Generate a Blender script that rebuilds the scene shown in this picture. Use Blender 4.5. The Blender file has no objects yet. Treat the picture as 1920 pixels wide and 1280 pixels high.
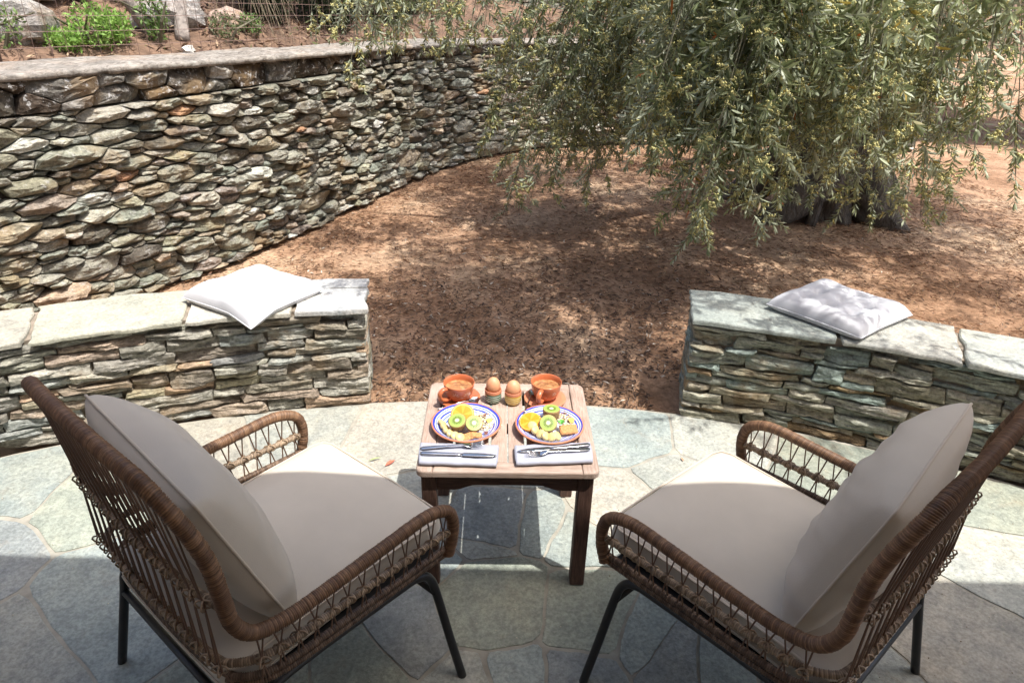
import bpy, math, random
import numpy as np
from mathutils import Vector, Matrix, noise as mnoise
R = math.radians
rnd = random.Random(7)
nrs = np.random.RandomState(11)
sc = bpy.context.scene
C = sc.collection

# ------------------------------------------------------------------ camera, light
CAM_H, PITCH, ROLL = 1.607, R(27.3), R(1.6)
f_ = Vector((0, math.cos(PITCH), -math.sin(PITCH))); r_ = Vector((1, 0, 0)); u_ = r_.cross(f_)
rr = r_ * math.cos(ROLL) + u_ * math.sin(ROLL); uu = -r_ * math.sin(ROLL) + u_ * math.cos(ROLL)
cam = bpy.data.cameras.new('camera'); camo = bpy.data.objects.new('camera', cam); C.objects.link(camo)
cam.lens = 24; cam.sensor_width = 36; cam.clip_start = .05; cam.clip_end = 300
camo.matrix_world = Matrix(((rr.x, uu.x, -f_.x, 0), (rr.y, uu.y, -f_.y, 0), (rr.z, uu.z, -f_.z, CAM_H), (0, 0, 0, 1)))
sc.camera = camo
SUNV = Vector((.33, -.22, 1)).normalized()          # towards the sun
elev = math.asin(SUNV.z); azi = math.atan2(SUNV.x, SUNV.y)
w = bpy.data.worlds.new('World'); sc.world = w; w.use_nodes = True
wn = w.node_tree.nodes; bgn = wn['Background']
sky = wn.new('ShaderNodeTexSky'); sky.sky_type = 'NISHITA'; sky.sun_disc = False
sky.air_density = 1.0; sky.dust_density = 4.0; sky.ozone_density = .6; sky.sun_elevation = elev; sky.sun_rotation = azi
w.node_tree.links.new(sky.outputs[0], bgn.inputs[0]); bgn.inputs[1].default_value = .15
sl = bpy.data.lights.new('sun', 'SUN'); sl.energy = 2.95; sl.angle = R(.5); sl.color = (1, .975, .935)
so = bpy.data.objects.new('sun', sl); C.objects.link(so)
so.rotation_euler = (-SUNV).to_track_quat('-Z', 'Y').to_euler()
sc.view_settings.view_transform = 'Standard'; sc.view_settings.look = 'None'
sc.view_settings.exposure = 1.08; sc.view_settings.gamma = 1; sc.view_settings.use_curve_mapping = False

# ------------------------------------------------------------------ helpers
def n3(x, y, z): return mnoise.noise(Vector((x, y, z)))

def mesh(name, V, F, mats=None, smooth=False, col=None, mi=None):
    me = bpy.data.meshes.new(name)
    me.from_pydata([tuple(v) for v in V], [], [tuple(f) for f in F])
    for m in (mats if isinstance(mats, (list, tuple)) else [mats] if mats else []): me.materials.append(m)
    if smooth: me.polygons.foreach_set('use_smooth', [True] * len(me.polygons))
    if mi is not None: me.polygons.foreach_set('material_index', list(mi))
    if col is not None:
        a = me.color_attributes.new('Col', 'FLOAT_COLOR', 'POINT')
        c = np.ones((len(V), 4), dtype=np.float32); c[:, :3] = col
        a.data.foreach_set('color', c.ravel())
    me.update()
    return me

def tri_mesh(name, V, T, mats, mi=None, col=None, smooth=False):
    """big numpy triangle mesh"""
    me = bpy.data.meshes.new(name)
    nv, nt = len(V), len(T)
    me.vertices.add(nv); me.vertices.foreach_set('co', np.asarray(V, np.float32).ravel())
    me.loops.add(nt * 3); me.loops.foreach_set('vertex_index', np.asarray(T, np.int32).ravel())
    me.polygons.add(nt); me.polygons.foreach_set('loop_start', np.arange(0, nt * 3, 3, dtype=np.int32))
    me.polygons.foreach_set('loop_total', np.full(nt, 3, np.int32))
    for m in mats: me.materials.append(m)
    if mi is not None: me.polygons.foreach_set('material_index', np.asarray(mi, np.int32))
    if smooth: me.polygons.foreach_set('use_smooth', np.ones(nt, bool))
    if col is not None:
        a = me.color_attributes.new('Col', 'FLOAT_COLOR', 'POINT')
        c = np.ones((nv, 4), np.float32); c[:, :3] = col
        a.data.foreach_set('color', c.ravel())
    me.update(calc_edges=True)
    return me

def link(name, me, parent=None, mw=None):
    o = bpy.data.objects.new(name, me); C.objects.link(o)
    if parent is not None: o.parent = parent
    if mw is not None: o.matrix_local = mw
    return o

def tag(o, label=None, cat=None, group=None, kind=None):
    if label: o['label'] = label
    if cat: o['category'] = cat
    if group: o['group'] = group
    if kind: o['kind'] = kind
    return o

def thing(name, label, cat, loc=(0, 0, 0), rotz=0, group=None):
    o = bpy.data.objects.new(name, None); C.objects.link(o)
    o.location = loc; o.rotation_euler = (0, 0, rotz); o.empty_display_size = .1
    return tag(o, label, cat, group)

def obj(name, V, F, mat, parent=None, smooth=False, col=None, mi=None):
    return link(name, mesh(name, V, F, mat, smooth, col, mi), parent)

def catmull(P, n=8):
    P = [Vector(p) for p in P]; Q = [P[0] * 2 - P[1]] + P + [P[-1] * 2 - P[-2]]; out = []
    for i in range(1, len(Q) - 2):
        a, b, c, d = Q[i - 1:i + 3]
        for k in range(n):
            t = k / n
            out.append(.5 * ((2 * b) + (c - a) * t + (2 * a - 5 * b + 4 * c - d) * t * t + (3 * b - a - 3 * c + d) * t ** 3))
    out.append(P[-1]); return out

def resample(P, step):
    P = [Vector(p) for p in P]; out = [P[0].copy()]; acc = 0
    L = sum((b - a).length for a, b in zip(P, P[1:])); n = max(2, int(round(L / step))); step = L / n
    nxt = step
    for a, b in zip(P, P[1:]):
        d = (b - a).length
        while acc + d >= nxt - 1e-9 and len(out) <= n:
            out.append(a.lerp(b, (nxt - acc) / d if d else 0)); nxt += step
        acc += d
    return out

def tube(P, rad, n=8, caps=True, rj=None):
    """rad: number or list or fn(i)"""
    P = [Vector(p) for p in P]; V = []; F = []
    up = None
    for i, p in enumerate(P):
        t = ((P[min(i + 1, len(P) - 1)] - P[max(i - 1, 0)])).normalized()
        if up is None:
            up = Vector((0, 0, 1)) if abs(t.z) < .9 else Vector((0, 1, 0))
        up = (up - t * up.dot(t)).normalized(); s = t.cross(up)
        r = rad(i) if callable(rad) else rad[i] if isinstance(rad, (list, tuple)) else rad
        for k in range(n):
            a = 2 * math.pi * k / n
            q = r * (rj(i, k) if rj else 1)
            V.append(p + up * math.cos(a) * q + s * math.sin(a) * q)
    for i in range(len(P) - 1):
        for k in range(n):
            F.append((i * n + k, i * n + (k + 1) % n, (i + 1) * n + (k + 1) % n, (i + 1) * n + k))
    if caps:
        F.append(tuple(range(n - 1, -1, -1))); F.append(tuple(range((len(P) - 1) * n, len(P) * n)))
    return V, F

def join(parts):
    V = []; F = []
    for v, f in parts:
        o = len(V); V += list(v); F += [tuple(i + o for i in q) for q in f]
    return V, F

def box(x0, x1, y0, y1, z0, z1, bev=0.0):
    if bev <= 0:
        V = [(x0, y0, z0), (x1, y0, z0), (x1, y1, z0), (x0, y1, z0), (x0, y0, z1), (x1, y0, z1), (x1, y1, z1), (x0, y1, z1)]
        return V, [(3, 2, 1, 0), (4, 5, 6, 7), (0, 1, 5, 4), (1, 2, 6, 5), (2, 3, 7, 6), (3, 0, 4, 7)]
    V = []; b = bev
    for zz, i in ((z0, b), (z0 + b, 0), (z1 - b, 0), (z1, b)):
        for (x, y, sx, sy) in ((x0, y0, 1, 1), (x1, y0, -1, 1), (x1, y1, -1, -1), (x0, y1, 1, -1)):
            # two verts per corner (chamfered vertical edges)
            e = b
            if (sx, sy) in ((1, 1), (-1, -1)):
                V += [(x + sx * i, y + sy * (i + e), zz), (x + sx * (i + e), y + sy * i, zz)]
            else:
                V += [(x + sx * (i + e), y + sy * i, zz), (x + sx * i, y + sy * (i + e), zz)]
    F = []
    for l in range(3):
        for k in range(8): F.append((l * 8 + k, l * 8 + (k + 1) % 8, (l + 1) * 8 + (k + 1) % 8, (l + 1) * 8 + k))
    F.append(tuple(range(7, -1, -1))); F.append(tuple(range(24, 32)))
    return V, F

def lathe(prof, n=32):
    V = []; F = []; m = len(prof)
    for (r, z) in prof:
        for k in range(n):
            a = 2 * math.pi * k / n; V.append((r * math.cos(a), r * math.sin(a), z))
    for i in range(m - 1):
        for k in range(n): F.append((i * n + k, i * n + (k + 1) % n, (i + 1) * n + (k + 1) % n, (i + 1) * n + k))
    return V, F

def xf(vf, M):
    return [M @ Vector(v) for v in vf[0]], vf[1]

# ------------------------------------------------------------------ materials
def newmat(name):
    m = bpy.data.materials.new(name); m.use_nodes = True
    nt = m.node_tree; b = nt.nodes['Principled BSDF']
    return m, nt, b
def nd(nt, typ, **kw):
    n = nt.nodes.new(typ)
    for k, v in kw.items(): setattr(n, k, v)
    return n
def lk(nt, a, b): nt.links.new(a, b)
def coords(nt, scale=(1, 1, 1), src='Object', rot=(0, 0, 0)):
    tc = nd(nt, 'ShaderNodeTexCoord'); mp = nd(nt, 'ShaderNodeMapping')
    mp.inputs['Scale'].default_value = scale; mp.inputs['Rotation'].default_value = rot
    lk(nt, tc.outputs[src], mp.inputs[0]); return mp.outputs[0]
def noise(nt, vec, scale, detail=5, rough=.6, dist=0):
    n = nd(nt, 'ShaderNodeTexNoise'); n.inputs['Scale'].default_value = scale
    n.inputs['Detail'].default_value = detail; n.inputs['Roughness'].default_value = rough; n.inputs['Distortion'].default_value = dist
    if vec is not None: lk(nt, vec, n.inputs['Vector'])
    return n.outputs[0]
def ramp(nt, fac, stops, interp='LINEAR'):
    n = nd(nt, 'ShaderNodeValToRGB'); cr = n.color_ramp; cr.interpolation = interp
    while len(cr.elements) < len(stops): cr.elements.new(.5)
    for e, (p, c) in zip(cr.elements, stops):
        e.position = p; e.color = tuple(c) + (1,) if len(c) == 3 else c
    lk(nt, fac, n.inputs[0]); return n.outputs[0]
def mix(nt, fac, a, b, typ='MIX'):
    n = nd(nt, 'ShaderNodeMix', data_type='RGBA', blend_type=typ)
    for s, v in ((n.inputs[0], fac), (n.inputs[6], a), (n.inputs[7], b)):
        if hasattr(v, 'links'): lk(nt, v, s)
        else: s.default_value = v if isinstance(v, (int, float)) else tuple(v) + (1,) if len(v) == 3 else v
    return n.outputs[2]
def bump(nt, b, h, strength=.4, dist=.01, prev=None):
    n = nd(nt, 'ShaderNodeBump'); n.inputs['Strength'].default_value = strength; n.inputs['Distance'].default_value = dist
    lk(nt, h, n.inputs['Height'])
    if prev is not None: lk(nt, prev, n.inputs['Normal'])
    lk(nt, n.outputs[0], b.inputs['Normal']); return n.outputs[0]
def vcol(nt):
    a = nd(nt, 'ShaderNodeAttribute'); a.attribute_name = 'Col'; return a.outputs['Color']
def simple(name, col, rough=.5, var=.12, nscale=40, bmp=.1, metal=0, spec=.5, coat=0, dist=.002):
    m, nt, b = newmat(name); v = coords(nt)
    n = noise(nt, v, nscale)
    lo = tuple(c * (1 - var) for c in col); hi = tuple(min(1, c * (1 + var)) for c in col)
    lk(nt, ramp(nt, n, [(.3, lo), (.7, hi)]), b.inputs['Base Color'])
    b.inputs['Roughness'].default_value = rough; b.inputs['Metallic'].default_value = metal
    b.inputs['Specular IOR Level'].default_value = spec; b.inputs['Coat Weight'].default_value = coat
    if bmp: bump(nt, b, n, bmp, dist)
    return m

def stone_mat(name, zs=3.0, lich=.25, bs=.9):
    m, nt, b = newmat(name)
    v = coords(nt, (1, 1, zs)); v1 = coords(nt)
    n1 = noise(nt, v, 14, 8, .65, .4); n2 = noise(nt, v1, 4, 4, .6); n3_ = noise(nt, v1, 75, 6, .7)
    base = mix(nt, .9, vcol(nt), ramp(nt, n1, [(.3, (.24, .22, .20)), (.45, (.85, .84, .82)), (.7, (1.5, 1.48, 1.42))]), 'MULTIPLY')
    base = mix(nt, .55, base, ramp(nt, n3_, [(.35, (.35, .33, .3)), (.58, (1.3, 1.3, 1.3))]), 'MULTIPLY')
    st = nd(nt, 'ShaderNodeMath', operation='MULTIPLY'); st.inputs[1].default_value = .55
    lk(nt, ramp(nt, n2, [(.52, (0, 0, 0)), (.68, (1, 1, 1))]), st.inputs[0])
    base = mix(nt, st.outputs[0], base, (.30, .20, .10))
    l1 = noise(nt, v1, 26, 8, .75)
    lm = nd(nt, 'ShaderNodeMath', operation='MULTIPLY'); lm.inputs[1].default_value = lich * 3
    lk(nt, ramp(nt, l1, [(.55, (0, 0, 0)), (.66, (1, 1, 1))]), lm.inputs[0]); lm.use_clamp = True
    base = mix(nt, lm.outputs[0], base, (.50, .49, .47))
    lk(nt, base, b.inputs['Base Color']); b.inputs['Roughness'].default_value = .85
    b.inputs['Specular IOR Level'].default_value = .25
    hb = mix(nt, .5, n1, n3_)
    bump(nt, b, hb, bs, .018)
    return m
M_stone = stone_mat('rubble_stone', 3.4, .22, 1.0)
M_slate = stone_mat('bench_slate', 6.0, .06, .9)
M_lich = stone_mat('lichen_stone', 1.2, .5, 1.0)

def flag_mat():
    m, nt, b = newmat('flagstone'); v = coords(nt)
    oi = nd(nt, 'ShaderNodeObjectInfo')
    n1 = noise(nt, v, 3.2, 5, .6, .6); n2 = noise(nt, v, 90, 5, .7); n4 = noise(nt, v, 16, 6, .65, .5)
    base = mix(nt, .85, vcol(nt), ramp(nt, n1, [(.25, (.74, .78, .78)), (.5, (1, 1, 1)), (.75, (1.2, 1.1, .97))]), 'MULTIPLY')
    base = mix(nt, .7, base, ramp(nt, n4, [(.3, (.68, .70, .71)), (.62, (1.15, 1.13, 1.08))]), 'MULTIPLY')
    base = mix(nt, .8, base, ramp(nt, n2, [(.35, (.62, .62, .62)), (.65, (1.25, 1.25, 1.25))]), 'MULTIPLY')
    n6 = noise(nt, v, 5.5, 6, .7, 1.2); base = mix(nt, ramp(nt, n6, [(.58, (0, 0, 0)), (.74, (.38, .38, .38))]), base, (.30, .23, .16))
    vo = nd(nt, 'ShaderNodeTexVoronoi'); vo.inputs['Scale'].default_value = 170; lk(nt, v, vo.inputs['Vector'])
    base = mix(nt, ramp(nt, vo.outputs['Distance'], [(.0, (.65, .65, .65)), (.13, (0, 0, 0))]), base, (.62, .61, .55))
    lk(nt, base, b.inputs['Base Color']); b.inputs['Roughness'].default_value = .5; b.inputs['Specular IOR Level'].default_value = .42
    h = mix(nt, .45, n4, n2); bump(nt, b, h, .65, .012)
    return m
M_flag = flag_mat()
M_mortar = simple('joint_mortar', (.34, .32, .265), .85, .25, 16, .4, dist=.006)

def soil_mat():
    m, nt, b = newmat('dry_soil'); v = coords(nt)
    a = noise(nt, v, .9, 4, .6); c = noise(nt, v, 30, 8, .75); d = noise(nt, v, 6, 5, .65, .5)
    base = ramp(nt, a, [(.3, (.25, .15, .09)), (.5, (.37, .24, .155)), (.7, (.53, .40, .275))])
    base = mix(nt, .8, base, ramp(nt, d, [(.3, (.55, .5, .47)), (.65, (1.2, 1.2, 1.2))]), 'MULTIPLY')
    base = mix(nt, .8, base, ramp(nt, c, [(.32, (.4, .38, .36)), (.6, (1.25, 1.22, 1.2))]), 'MULTIPLY')
    lk(nt, base, b.inputs['Base Color']); b.inputs['Roughness'].default_value = .95; b.inputs['Specular IOR Level'].default_value = .1
    bump(nt, b, mix(nt, .15, c, d), .8, .012)
    return m
M_soil = soil_mat()

def vc_mat(name, rough=.7, spec=.3, transl=0, back=None, nscale=0):
    m, nt, b = newmat(name); c = vcol(nt)
    if back is not None:
        g = nd(nt, 'ShaderNodeNewGeometry'); c = mix(nt, g.outputs['Backfacing'], c, mix(nt, .6, c, back))
    if nscale:
        c = mix(nt, .7, c, ramp(nt, noise(nt, coords(nt), nscale, 5), [(.3, (.6, .6, .6)), (.7, (1.3, 1.3, 1.3))]), 'MULTIPLY')
    lk(nt, c, b.inputs['Base Color']); b.inputs['Roughness'].default_value = rough; b.inputs['Specular IOR Level'].default_value = spec
    if transl:
        t = nd(nt, 'ShaderNodeBsdfTranslucent'); lk(nt, c, t.inputs[0]); ms = nd(nt, 'ShaderNodeMixShader'); ms.inputs[0].default_value = transl
        lk(nt, b.outputs[0], ms.inputs[1]); lk(nt, t.outputs[0], ms.inputs[2]); lk(nt, ms.outputs[0], nt.nodes['Material Output'].inputs[0])
    return m
M_leaf = vc_mat('olive_leaf', .42, .45, .34, (.46, .49, .37))
M_flower = vc_mat('olive_blossom', .7, .2, .2)
M_litter = vc_mat('leaf_litter', .8, .2)
M_bush = vc_mat('shrub_leaf', .5, .4, .3)
def bark_mat():
    m, nt, b = newmat('olive_bark'); v = coords(nt, (1, 1, .28))
    n = noise(nt, v, 22, 9, .7, 1.2); n2 = noise(nt, coords(nt), 6, 4)
    lk(nt, mix(nt, .6, ramp(nt, n, [(.3, (.04, .032, .026)), (.52, (.16, .135, .11)), (.8, (.27, .24, .20))]), ramp(nt, n2, [(.3, (.5, .5, .5)), (.7, (1.2, 1.2, 1.2))]), 'MULTIPLY'), b.inputs['Base Color'])
    b.inputs['Roughness'].default_value = .9; bump(nt, b, n, 1, .05); return m
M_bark = bark_mat()
M_twig = simple('twig', (.13, .12, .075), .8, .3, 30, .3)

def wood_mat():
    m, nt, b = newmat('weathered_teak'); v = coords(nt, (26, 2.2, 26)); v1 = coords(nt)
    n = noise(nt, v, 9, 7, .65, .3); n2 = noise(nt, v1, 9, 4); n5 = noise(nt, coords(nt, (60, 4, 60)), 12, 4, .6)
    c = ramp(nt, n, [(.28, (.30, .215, .17)), (.5, (.41, .32, .265)), (.75, (.50, .41, .35))])
    c = mix(nt, .55, c, ramp(nt, n2, [(.35, (.7, .58, .5)), (.62, (1.15, 1.12, 1.08))]), 'MULTIPLY')
    lk(nt, c, b.inputs['Base Color']); b.inputs['Roughness'].default_value = .65; b.inputs['Specular IOR Level'].default_value = .3
    bump(nt, b, mix(nt, .5, n, n5), .5, .004); return m
def wood_dark(axis=(26, 26, 2.2), name='teak_leg'):
    m, nt, b = newmat(name); v = coords(nt, axis)
    n = noise(nt, v, 8, 7, .65, .3)
    lk(nt, ramp(nt, n, [(.28, (.05, .026, .02)), (.55, (.10, .055, .04)), (.8, (.17, .10, .075))]), b.inputs['Base Color'])
    b.inputs['Roughness'].default_value = .6; b.inputs['Specular IOR Level'].default_value = .3
    bump(nt, b, n, .5, .004); return m
M_wood = wood_mat(); M_leg = wood_dark(); M_apron = wood_dark((2.2, 26, 26), 'teak_apron')
M_woodx = None
def rattan_mat(name, spec=.4, rough=.5):
    m, nt, b = newmat(name); v = coords(nt)
    n = noise(nt, v, 120, 4, .6); n2 = noise(nt, v, 7, 3)
    c = mix(nt, .8, vcol(nt), ramp(nt, n, [(.3, (.7, .68, .66)), (.7, (1.25, 1.22, 1.2))]), 'MULTIPLY')
    c = mix(nt, .6, c, ramp(nt, n2, [(.35, (.75, .72, .7)), (.65, (1.25, 1.2, 1.1))]), 'MULTIPLY')
    lk(nt, c, b.inputs['Base Color']); b.inputs['Roughness'].default_value = rough; b.inputs['Specular IOR Level'].default_value = spec
    bump(nt, b, n, .3, .001); return m
M_rattan = rattan_mat('brown_rattan')
M_black = simple('black_steel', (.012, .012, .013), .42, .2, 60, .05)
def fabric(name, col, sc_=700, rough=.85, var=.06, dist=.0006):
    m, nt, b = newmat(name); v = coords(nt)
    n = noise(nt, v, sc_, 2, .5); n2 = noise(nt, v, 5, 4)
    c = ramp(nt, n2, [(.3, tuple(x * (1 - var) for x in col)), (.7, tuple(min(1, x * (1 + var)) for x in col))])
    lk(nt, c, b.inputs['Base Color']); b.inputs['Roughness'].default_value = rough; b.inputs['Specular IOR Level'].default_value = .15
    b.inputs['Sheen Weight'].default_value = .15
    bump(nt, b, n, .25, dist); return m
M_beige = fabric('beige_canvas', (.57, .515, .435), 420, dist=.0012); M_pipe = fabric('beige_piping', (.56, .49, .40))
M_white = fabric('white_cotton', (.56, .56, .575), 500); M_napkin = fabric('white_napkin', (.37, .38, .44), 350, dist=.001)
M_terra = simple('terracotta', (.50, .145, .058), .32, .12, 25, .05, coat=.35)
M_terram = simple('matt_terracotta', (.52, .20, .105), .7, .12, 30, .1)
M_steel = simple('cutlery_steel', (.55, .55, .57), .18, .05, 20, .02, metal=1)
M_cap = None

# ------------------------------------------------------------------ stones
def clip(poly, nx, ny, c):
    out = []; n = len(poly)
    for i in range(n):
        a = poly[i]; b = poly[(i + 1) % n]; da = a[0] * nx + a[1] * ny - c; db = b[0] * nx + b[1] * ny - c
        if da <= 0: out.append(a)
        if (da < 0 < db) or (db < 0 < da):
            t = da / (da - db); out.append((a[0] + (b[0] - a[0]) * t, a[1] + (b[1] - a[1]) * t))
    return out

def power_cells(w_, h_, classes, rg, stretch=1.9, tilt=0):
    """rubble cells on a w x h strip; classes = [(radius, tries)] in z units. s is stretched."""
    W = w_ / stretch; pts = []; g = {}; cs = max(c[0] for c in classes) * 2
    for rad, tries in classes:
        for _ in range(tries):
            x = rg.uniform(0, W); y = rg.uniform(0, h_); r = rad * rg.uniform(.8, 1.2); ok = True
            gx, gy = int(x // cs), int(y // cs)
            for i in (-1, 0, 1):
                for j in (-1, 0, 1):
                    for (a, b_, q) in g.get((gx + i, gy + j), ()):
                        if (a - x) ** 2 + (b_ - y) ** 2 < ((q + r) * .92) ** 2: ok = False; break
                    if not ok: break
                if not ok: break
            if ok: pts.append((x, y, r)); g.setdefault((gx, gy), []).append((x, y, r))
    cells = []
    for (x, y, r) in pts:
        m = 3.2 * r + .01
        poly = [(max(0, x - m), max(0, y - m)), (min(W, x + m), max(0, y - m)), (min(W, x + m), min(h_, y + m)), (max(0, x - m), min(h_, y + m))]
        gx, gy = int(x // cs), int(y // cs)
        for i in (-2, -1, 0, 1, 2):
            for j in (-2, -1, 0, 1, 2):
                for (a, b_, q) in g.get((gx + i, gy + j), ()):
                    if a == x and b_ == y: continue
                    dx, dy = a - x, b_ - y
                    if dx * dx + dy * dy > (cs * 2) ** 2: continue
                    c = ((a * a + b_ * b_ - q * q) - (x * x + y * y - r * r)) / 2
                    poly = clip(poly, dx, dy, c)
                    if len(poly) < 3: break
                if len(poly) < 3: break
            if len(poly) < 3: break
        if len(poly) >= 3:
            cells.append([(px * stretch, py) for (px, py) in poly])
    return cells

def course_cells(w_, h_, rg, hs=(.025, .075), ls=(.10, .32)):
    cells = []; z = 0; rows = []
    while z < h_ - .012:
        h = rg.uniform(*hs) if rg.random() > .15 else rg.uniform(hs[1], hs[1] * 1.35)
        h = min(h, h_ - z);
        if h_ - z - h < .018: h = h_ - z
        rows.append((z, z + h)); z += h
    def wob(s, z, k):
        if z < .001 or z > h_ - .001: return z
        return z + .020 * n3(s * 3.1 + k * 5, z * 9, 1.7) + .014 * n3(s * 9, z * 15, 4)
    for (z0, z1) in rows:
        s = -rg.uniform(0, .1)
        while s < w_:
            l = rg.uniform(*ls) * (1.0 if z1 - z0 < .05 else .85); e = min(s + l, w_)
            if w_ - e < .05: e = w_
            a = max(s, 0)
            sub = [(z0, z1)]
            if z1 - z0 > .05 and rg.random() < .35:
                q = z0 + (z1 - z0) * rg.uniform(.4, .6); sub = [(z0, q), (q, z1)]
            sk = rg.uniform(-.012, .012)
            for (c0, c1) in sub:
                cells.append([(a, wob(a, c0, 0)), ((a + e) / 2, wob((a + e) / 2, c0, 0)), (e, wob(e, c0, 0)),
                              (e + sk, wob(e, c1, 0)), ((a + e) / 2, wob((a + e) / 2, c1, 0)), (a + sk, wob(a, c1, 0))])
            s = e
    return cells

def area(p): return .5 * sum(p[i][0] * p[(i + 1) % len(p)][1] - p[(i + 1) % len(p)][0] * p[i][1] for i in range(len(p)))

def round_poly(poly, gap, n, rg, rough=.05, chai=1):
    cx = sum(p[0] for p in poly) / len(poly); cy = sum(p[1] for p in poly) / len(poly)
    P = []
    w2 = max(abs(p[0] - cx) for p in poly) + 1e-6; h2 = max(abs(p[1] - cy) for p in poly) + 1e-6
    kx = max(.5, 1 - gap / w2); ky = max(.45, 1 - gap / h2)
    P = [(cx + (p[0] - cx) * kx, cy + (p[1] - cy) * ky) for p in poly]
    kc = .2 if chai >= 0 else .07
    for _ in range(abs(chai)):
        Q = []
        for i in range(len(P)):
            a, b = P[i], P[(i + 1) % len(P)]
            Q += [(a[0] * (1 - kc) + b[0] * kc, a[1] * (1 - kc) + b[1] * kc), (a[0] * kc + b[0] * (1 - kc), a[1] * kc + b[1] * (1 - kc))]
        P = Q
    L = [math.hypot(P[(i + 1) % len(P)][0] - P[i][0], P[(i + 1) % len(P)][1] - P[i][1]) for i in range(len(P))]
    T = sum(L); out = []
    for i in range(len(P)):
        a, b = P[i], P[(i + 1) % len(P)]; m = int(round(L[i] / T * n)); m = max(m, 1)
        if L[i] < T * .25 / n: continue
        for k in range(m):
            q = k / m; x, y = a[0] + (b[0] - a[0]) * q, a[1] + (b[1] - a[1]) * q
            j = 1 + rg.uniform(-rough, rough); out.append((cx + (x - cx) * j, cy + (y - cy) * j))
    return (cx, cy), out

def stone(poly, surf, rg, col, n=16, depth=.05, base=.0, bulge=.02, gap=.005, jag=.006, strata=0, rough=.06, cuts=0, chai=1):
    (cx, cy), B = round_poly(poly, gap, n, rg, rough, chai)
    ext = max(math.hypot(x - cx, y - cy) for x, y in B); pl_ = []
    for _ in range(cuts):
        a = rg.uniform(0, 6.28); q = rg.uniform(.1, .6); m_ = bulge / ext * rg.uniform(1.0, 2.2); ry = max(abs(y - cy) for x, y in B); sy = ext / max(ry, 1e-4) * .8; pl_.append((math.cos(a) * m_, math.sin(a) * m_ * sy, bulge * 1.05 + m_ * ext * q * .5))
    tx, ty = rg.uniform(-.06, .06), rg.uniform(-.16, .10)
    n = len(B)
    size = math.sqrt(abs(area(poly)))
    rings = [(1.0, -depth), (1.0, base + bulge * .25), (.965, base + bulge * .72), (.86, base + bulge * .95), (.58, base + bulge), (.3, base + bulge * 1.03)]
    V = []; sd = rg.uniform(0, 99)
    for (k, d) in rings:
        for (x, y) in B:
            x2 = cx + (x - cx) * k; y2 = cy + (y - cy) * k
            dd = d
            if d > -depth:
                j = n3(x2 * 16 + sd, y2 * 24, sd) * jag * 1.5 + n3(x2 * 45 + sd, y2 * 60, sd) * jag * .8
                if strata: j += strata * n3(x2 * 5 + sd, y2 * 75, sd * 2)
                hh = d - base
                for (ga, gb, gc) in pl_: hh = min(hh, gc - ga * (x2 - cx) - gb * (y2 - cy))
                dd = base + hh + j + (x2 - cx) * tx + (y2 - cy) * ty
            V.append(surf(x2, y2, dd))
    V.append(surf(cx, cy, base + bulge * 1.05))
    F = []
    for r in range(len(rings) - 1):
        for i in range(n): F.append((r * n + i, r * n + (i + 1) % n, (r + 1) * n + (i + 1) % n, (r + 1) * n + i))
    l = (len(rings) - 1) * n
    for i in range(n): F.append((l + i, l + (i + 1) % n, len(V) - 1))
    c = np.tile(np.array(col, np.float32), (len(V), 1))
    return V, F, c

PAL_W = [((.27, .265, .225), 5), ((.34, .325, .28), 5), ((.40, .375, .33), 4), ((.35, .29, .215), 2.5), ((.235, .25, .22), 3), ((.52, .51, .49), 1.8),
         ((.44, .33, .25), 1.2), ((.17, .145, .12), 3), ((.31, .295, .215), 2), ((.30, .24, .21), 1.2), ((.52, .26, .14), .15)]
PAL_L = [((.33, .315, .28), 4), ((.40, .375, .34), 4), ((.38, .29, .23), 3), ((.46, .31, .21), 1.4), ((.33, .345, .35), 2.5), ((.35, .31, .22), 2), ((.26, .225, .19), 2.5)]
PAL_R = [((.30, .31, .27), 4), ((.36, .34, .28), 4), ((.27, .34, .33), 3), ((.33, .29, .22), 3), ((.42, .40, .36), 1.5), ((.38, .26, .14), .7)]
def pick(pal, rg):
    t = sum(w for _, w in pal) * rg.random()
    for c, w in pal:
        t -= w
        if t <= 0: break
    v = rg.uniform(.8, 1.22); g = sum(c) / 3 * .2; return tuple((x * .8 + g) * v * rg.uniform(.98, 1.02) * q for x, q in zip(c, (.88, .895, .835)))

def wall_of_stones(parent, cells, surf, pal, mat, rg, kw, maxparts=300, key=None, special=None, flat=True, name='stone'):
    made = []
    for i, p in enumerate(cells):
        if abs(area(p)) < 2e-4: continue
        cx = sum(q[0] for q in p) / len(p); cy = sum(q[1] for q in p) / len(p)
        k2 = dict(kw(cx, cy, abs(area(p)), rg)); col = k2.pop('col', None) or pick(pal, rg)
        made.append((key(cx, cy, abs(area(p))) if key else -abs(area(p)), stone(p, surf, rg, col, **k2)))
    made.sort(key=lambda t: t[0])
    for k, (_, (V, F, c)) in enumerate(made[:maxparts]):
        link(name, mesh(name, V, F, mat, not flat, c), parent)
    if len(made) > maxparts:
        V = []; F = []; cc = []
        for _, (v, f, c) in made[maxparts:]:
            o = len(V); V += v; F += [tuple(i + o for i in q) for q in f]; cc.append(c)
        o = link('small_stones', mesh('small_stones', V, F, mat, not flat, np.concatenate(cc)), parent); o['kind'] = 'stuff'

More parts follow.
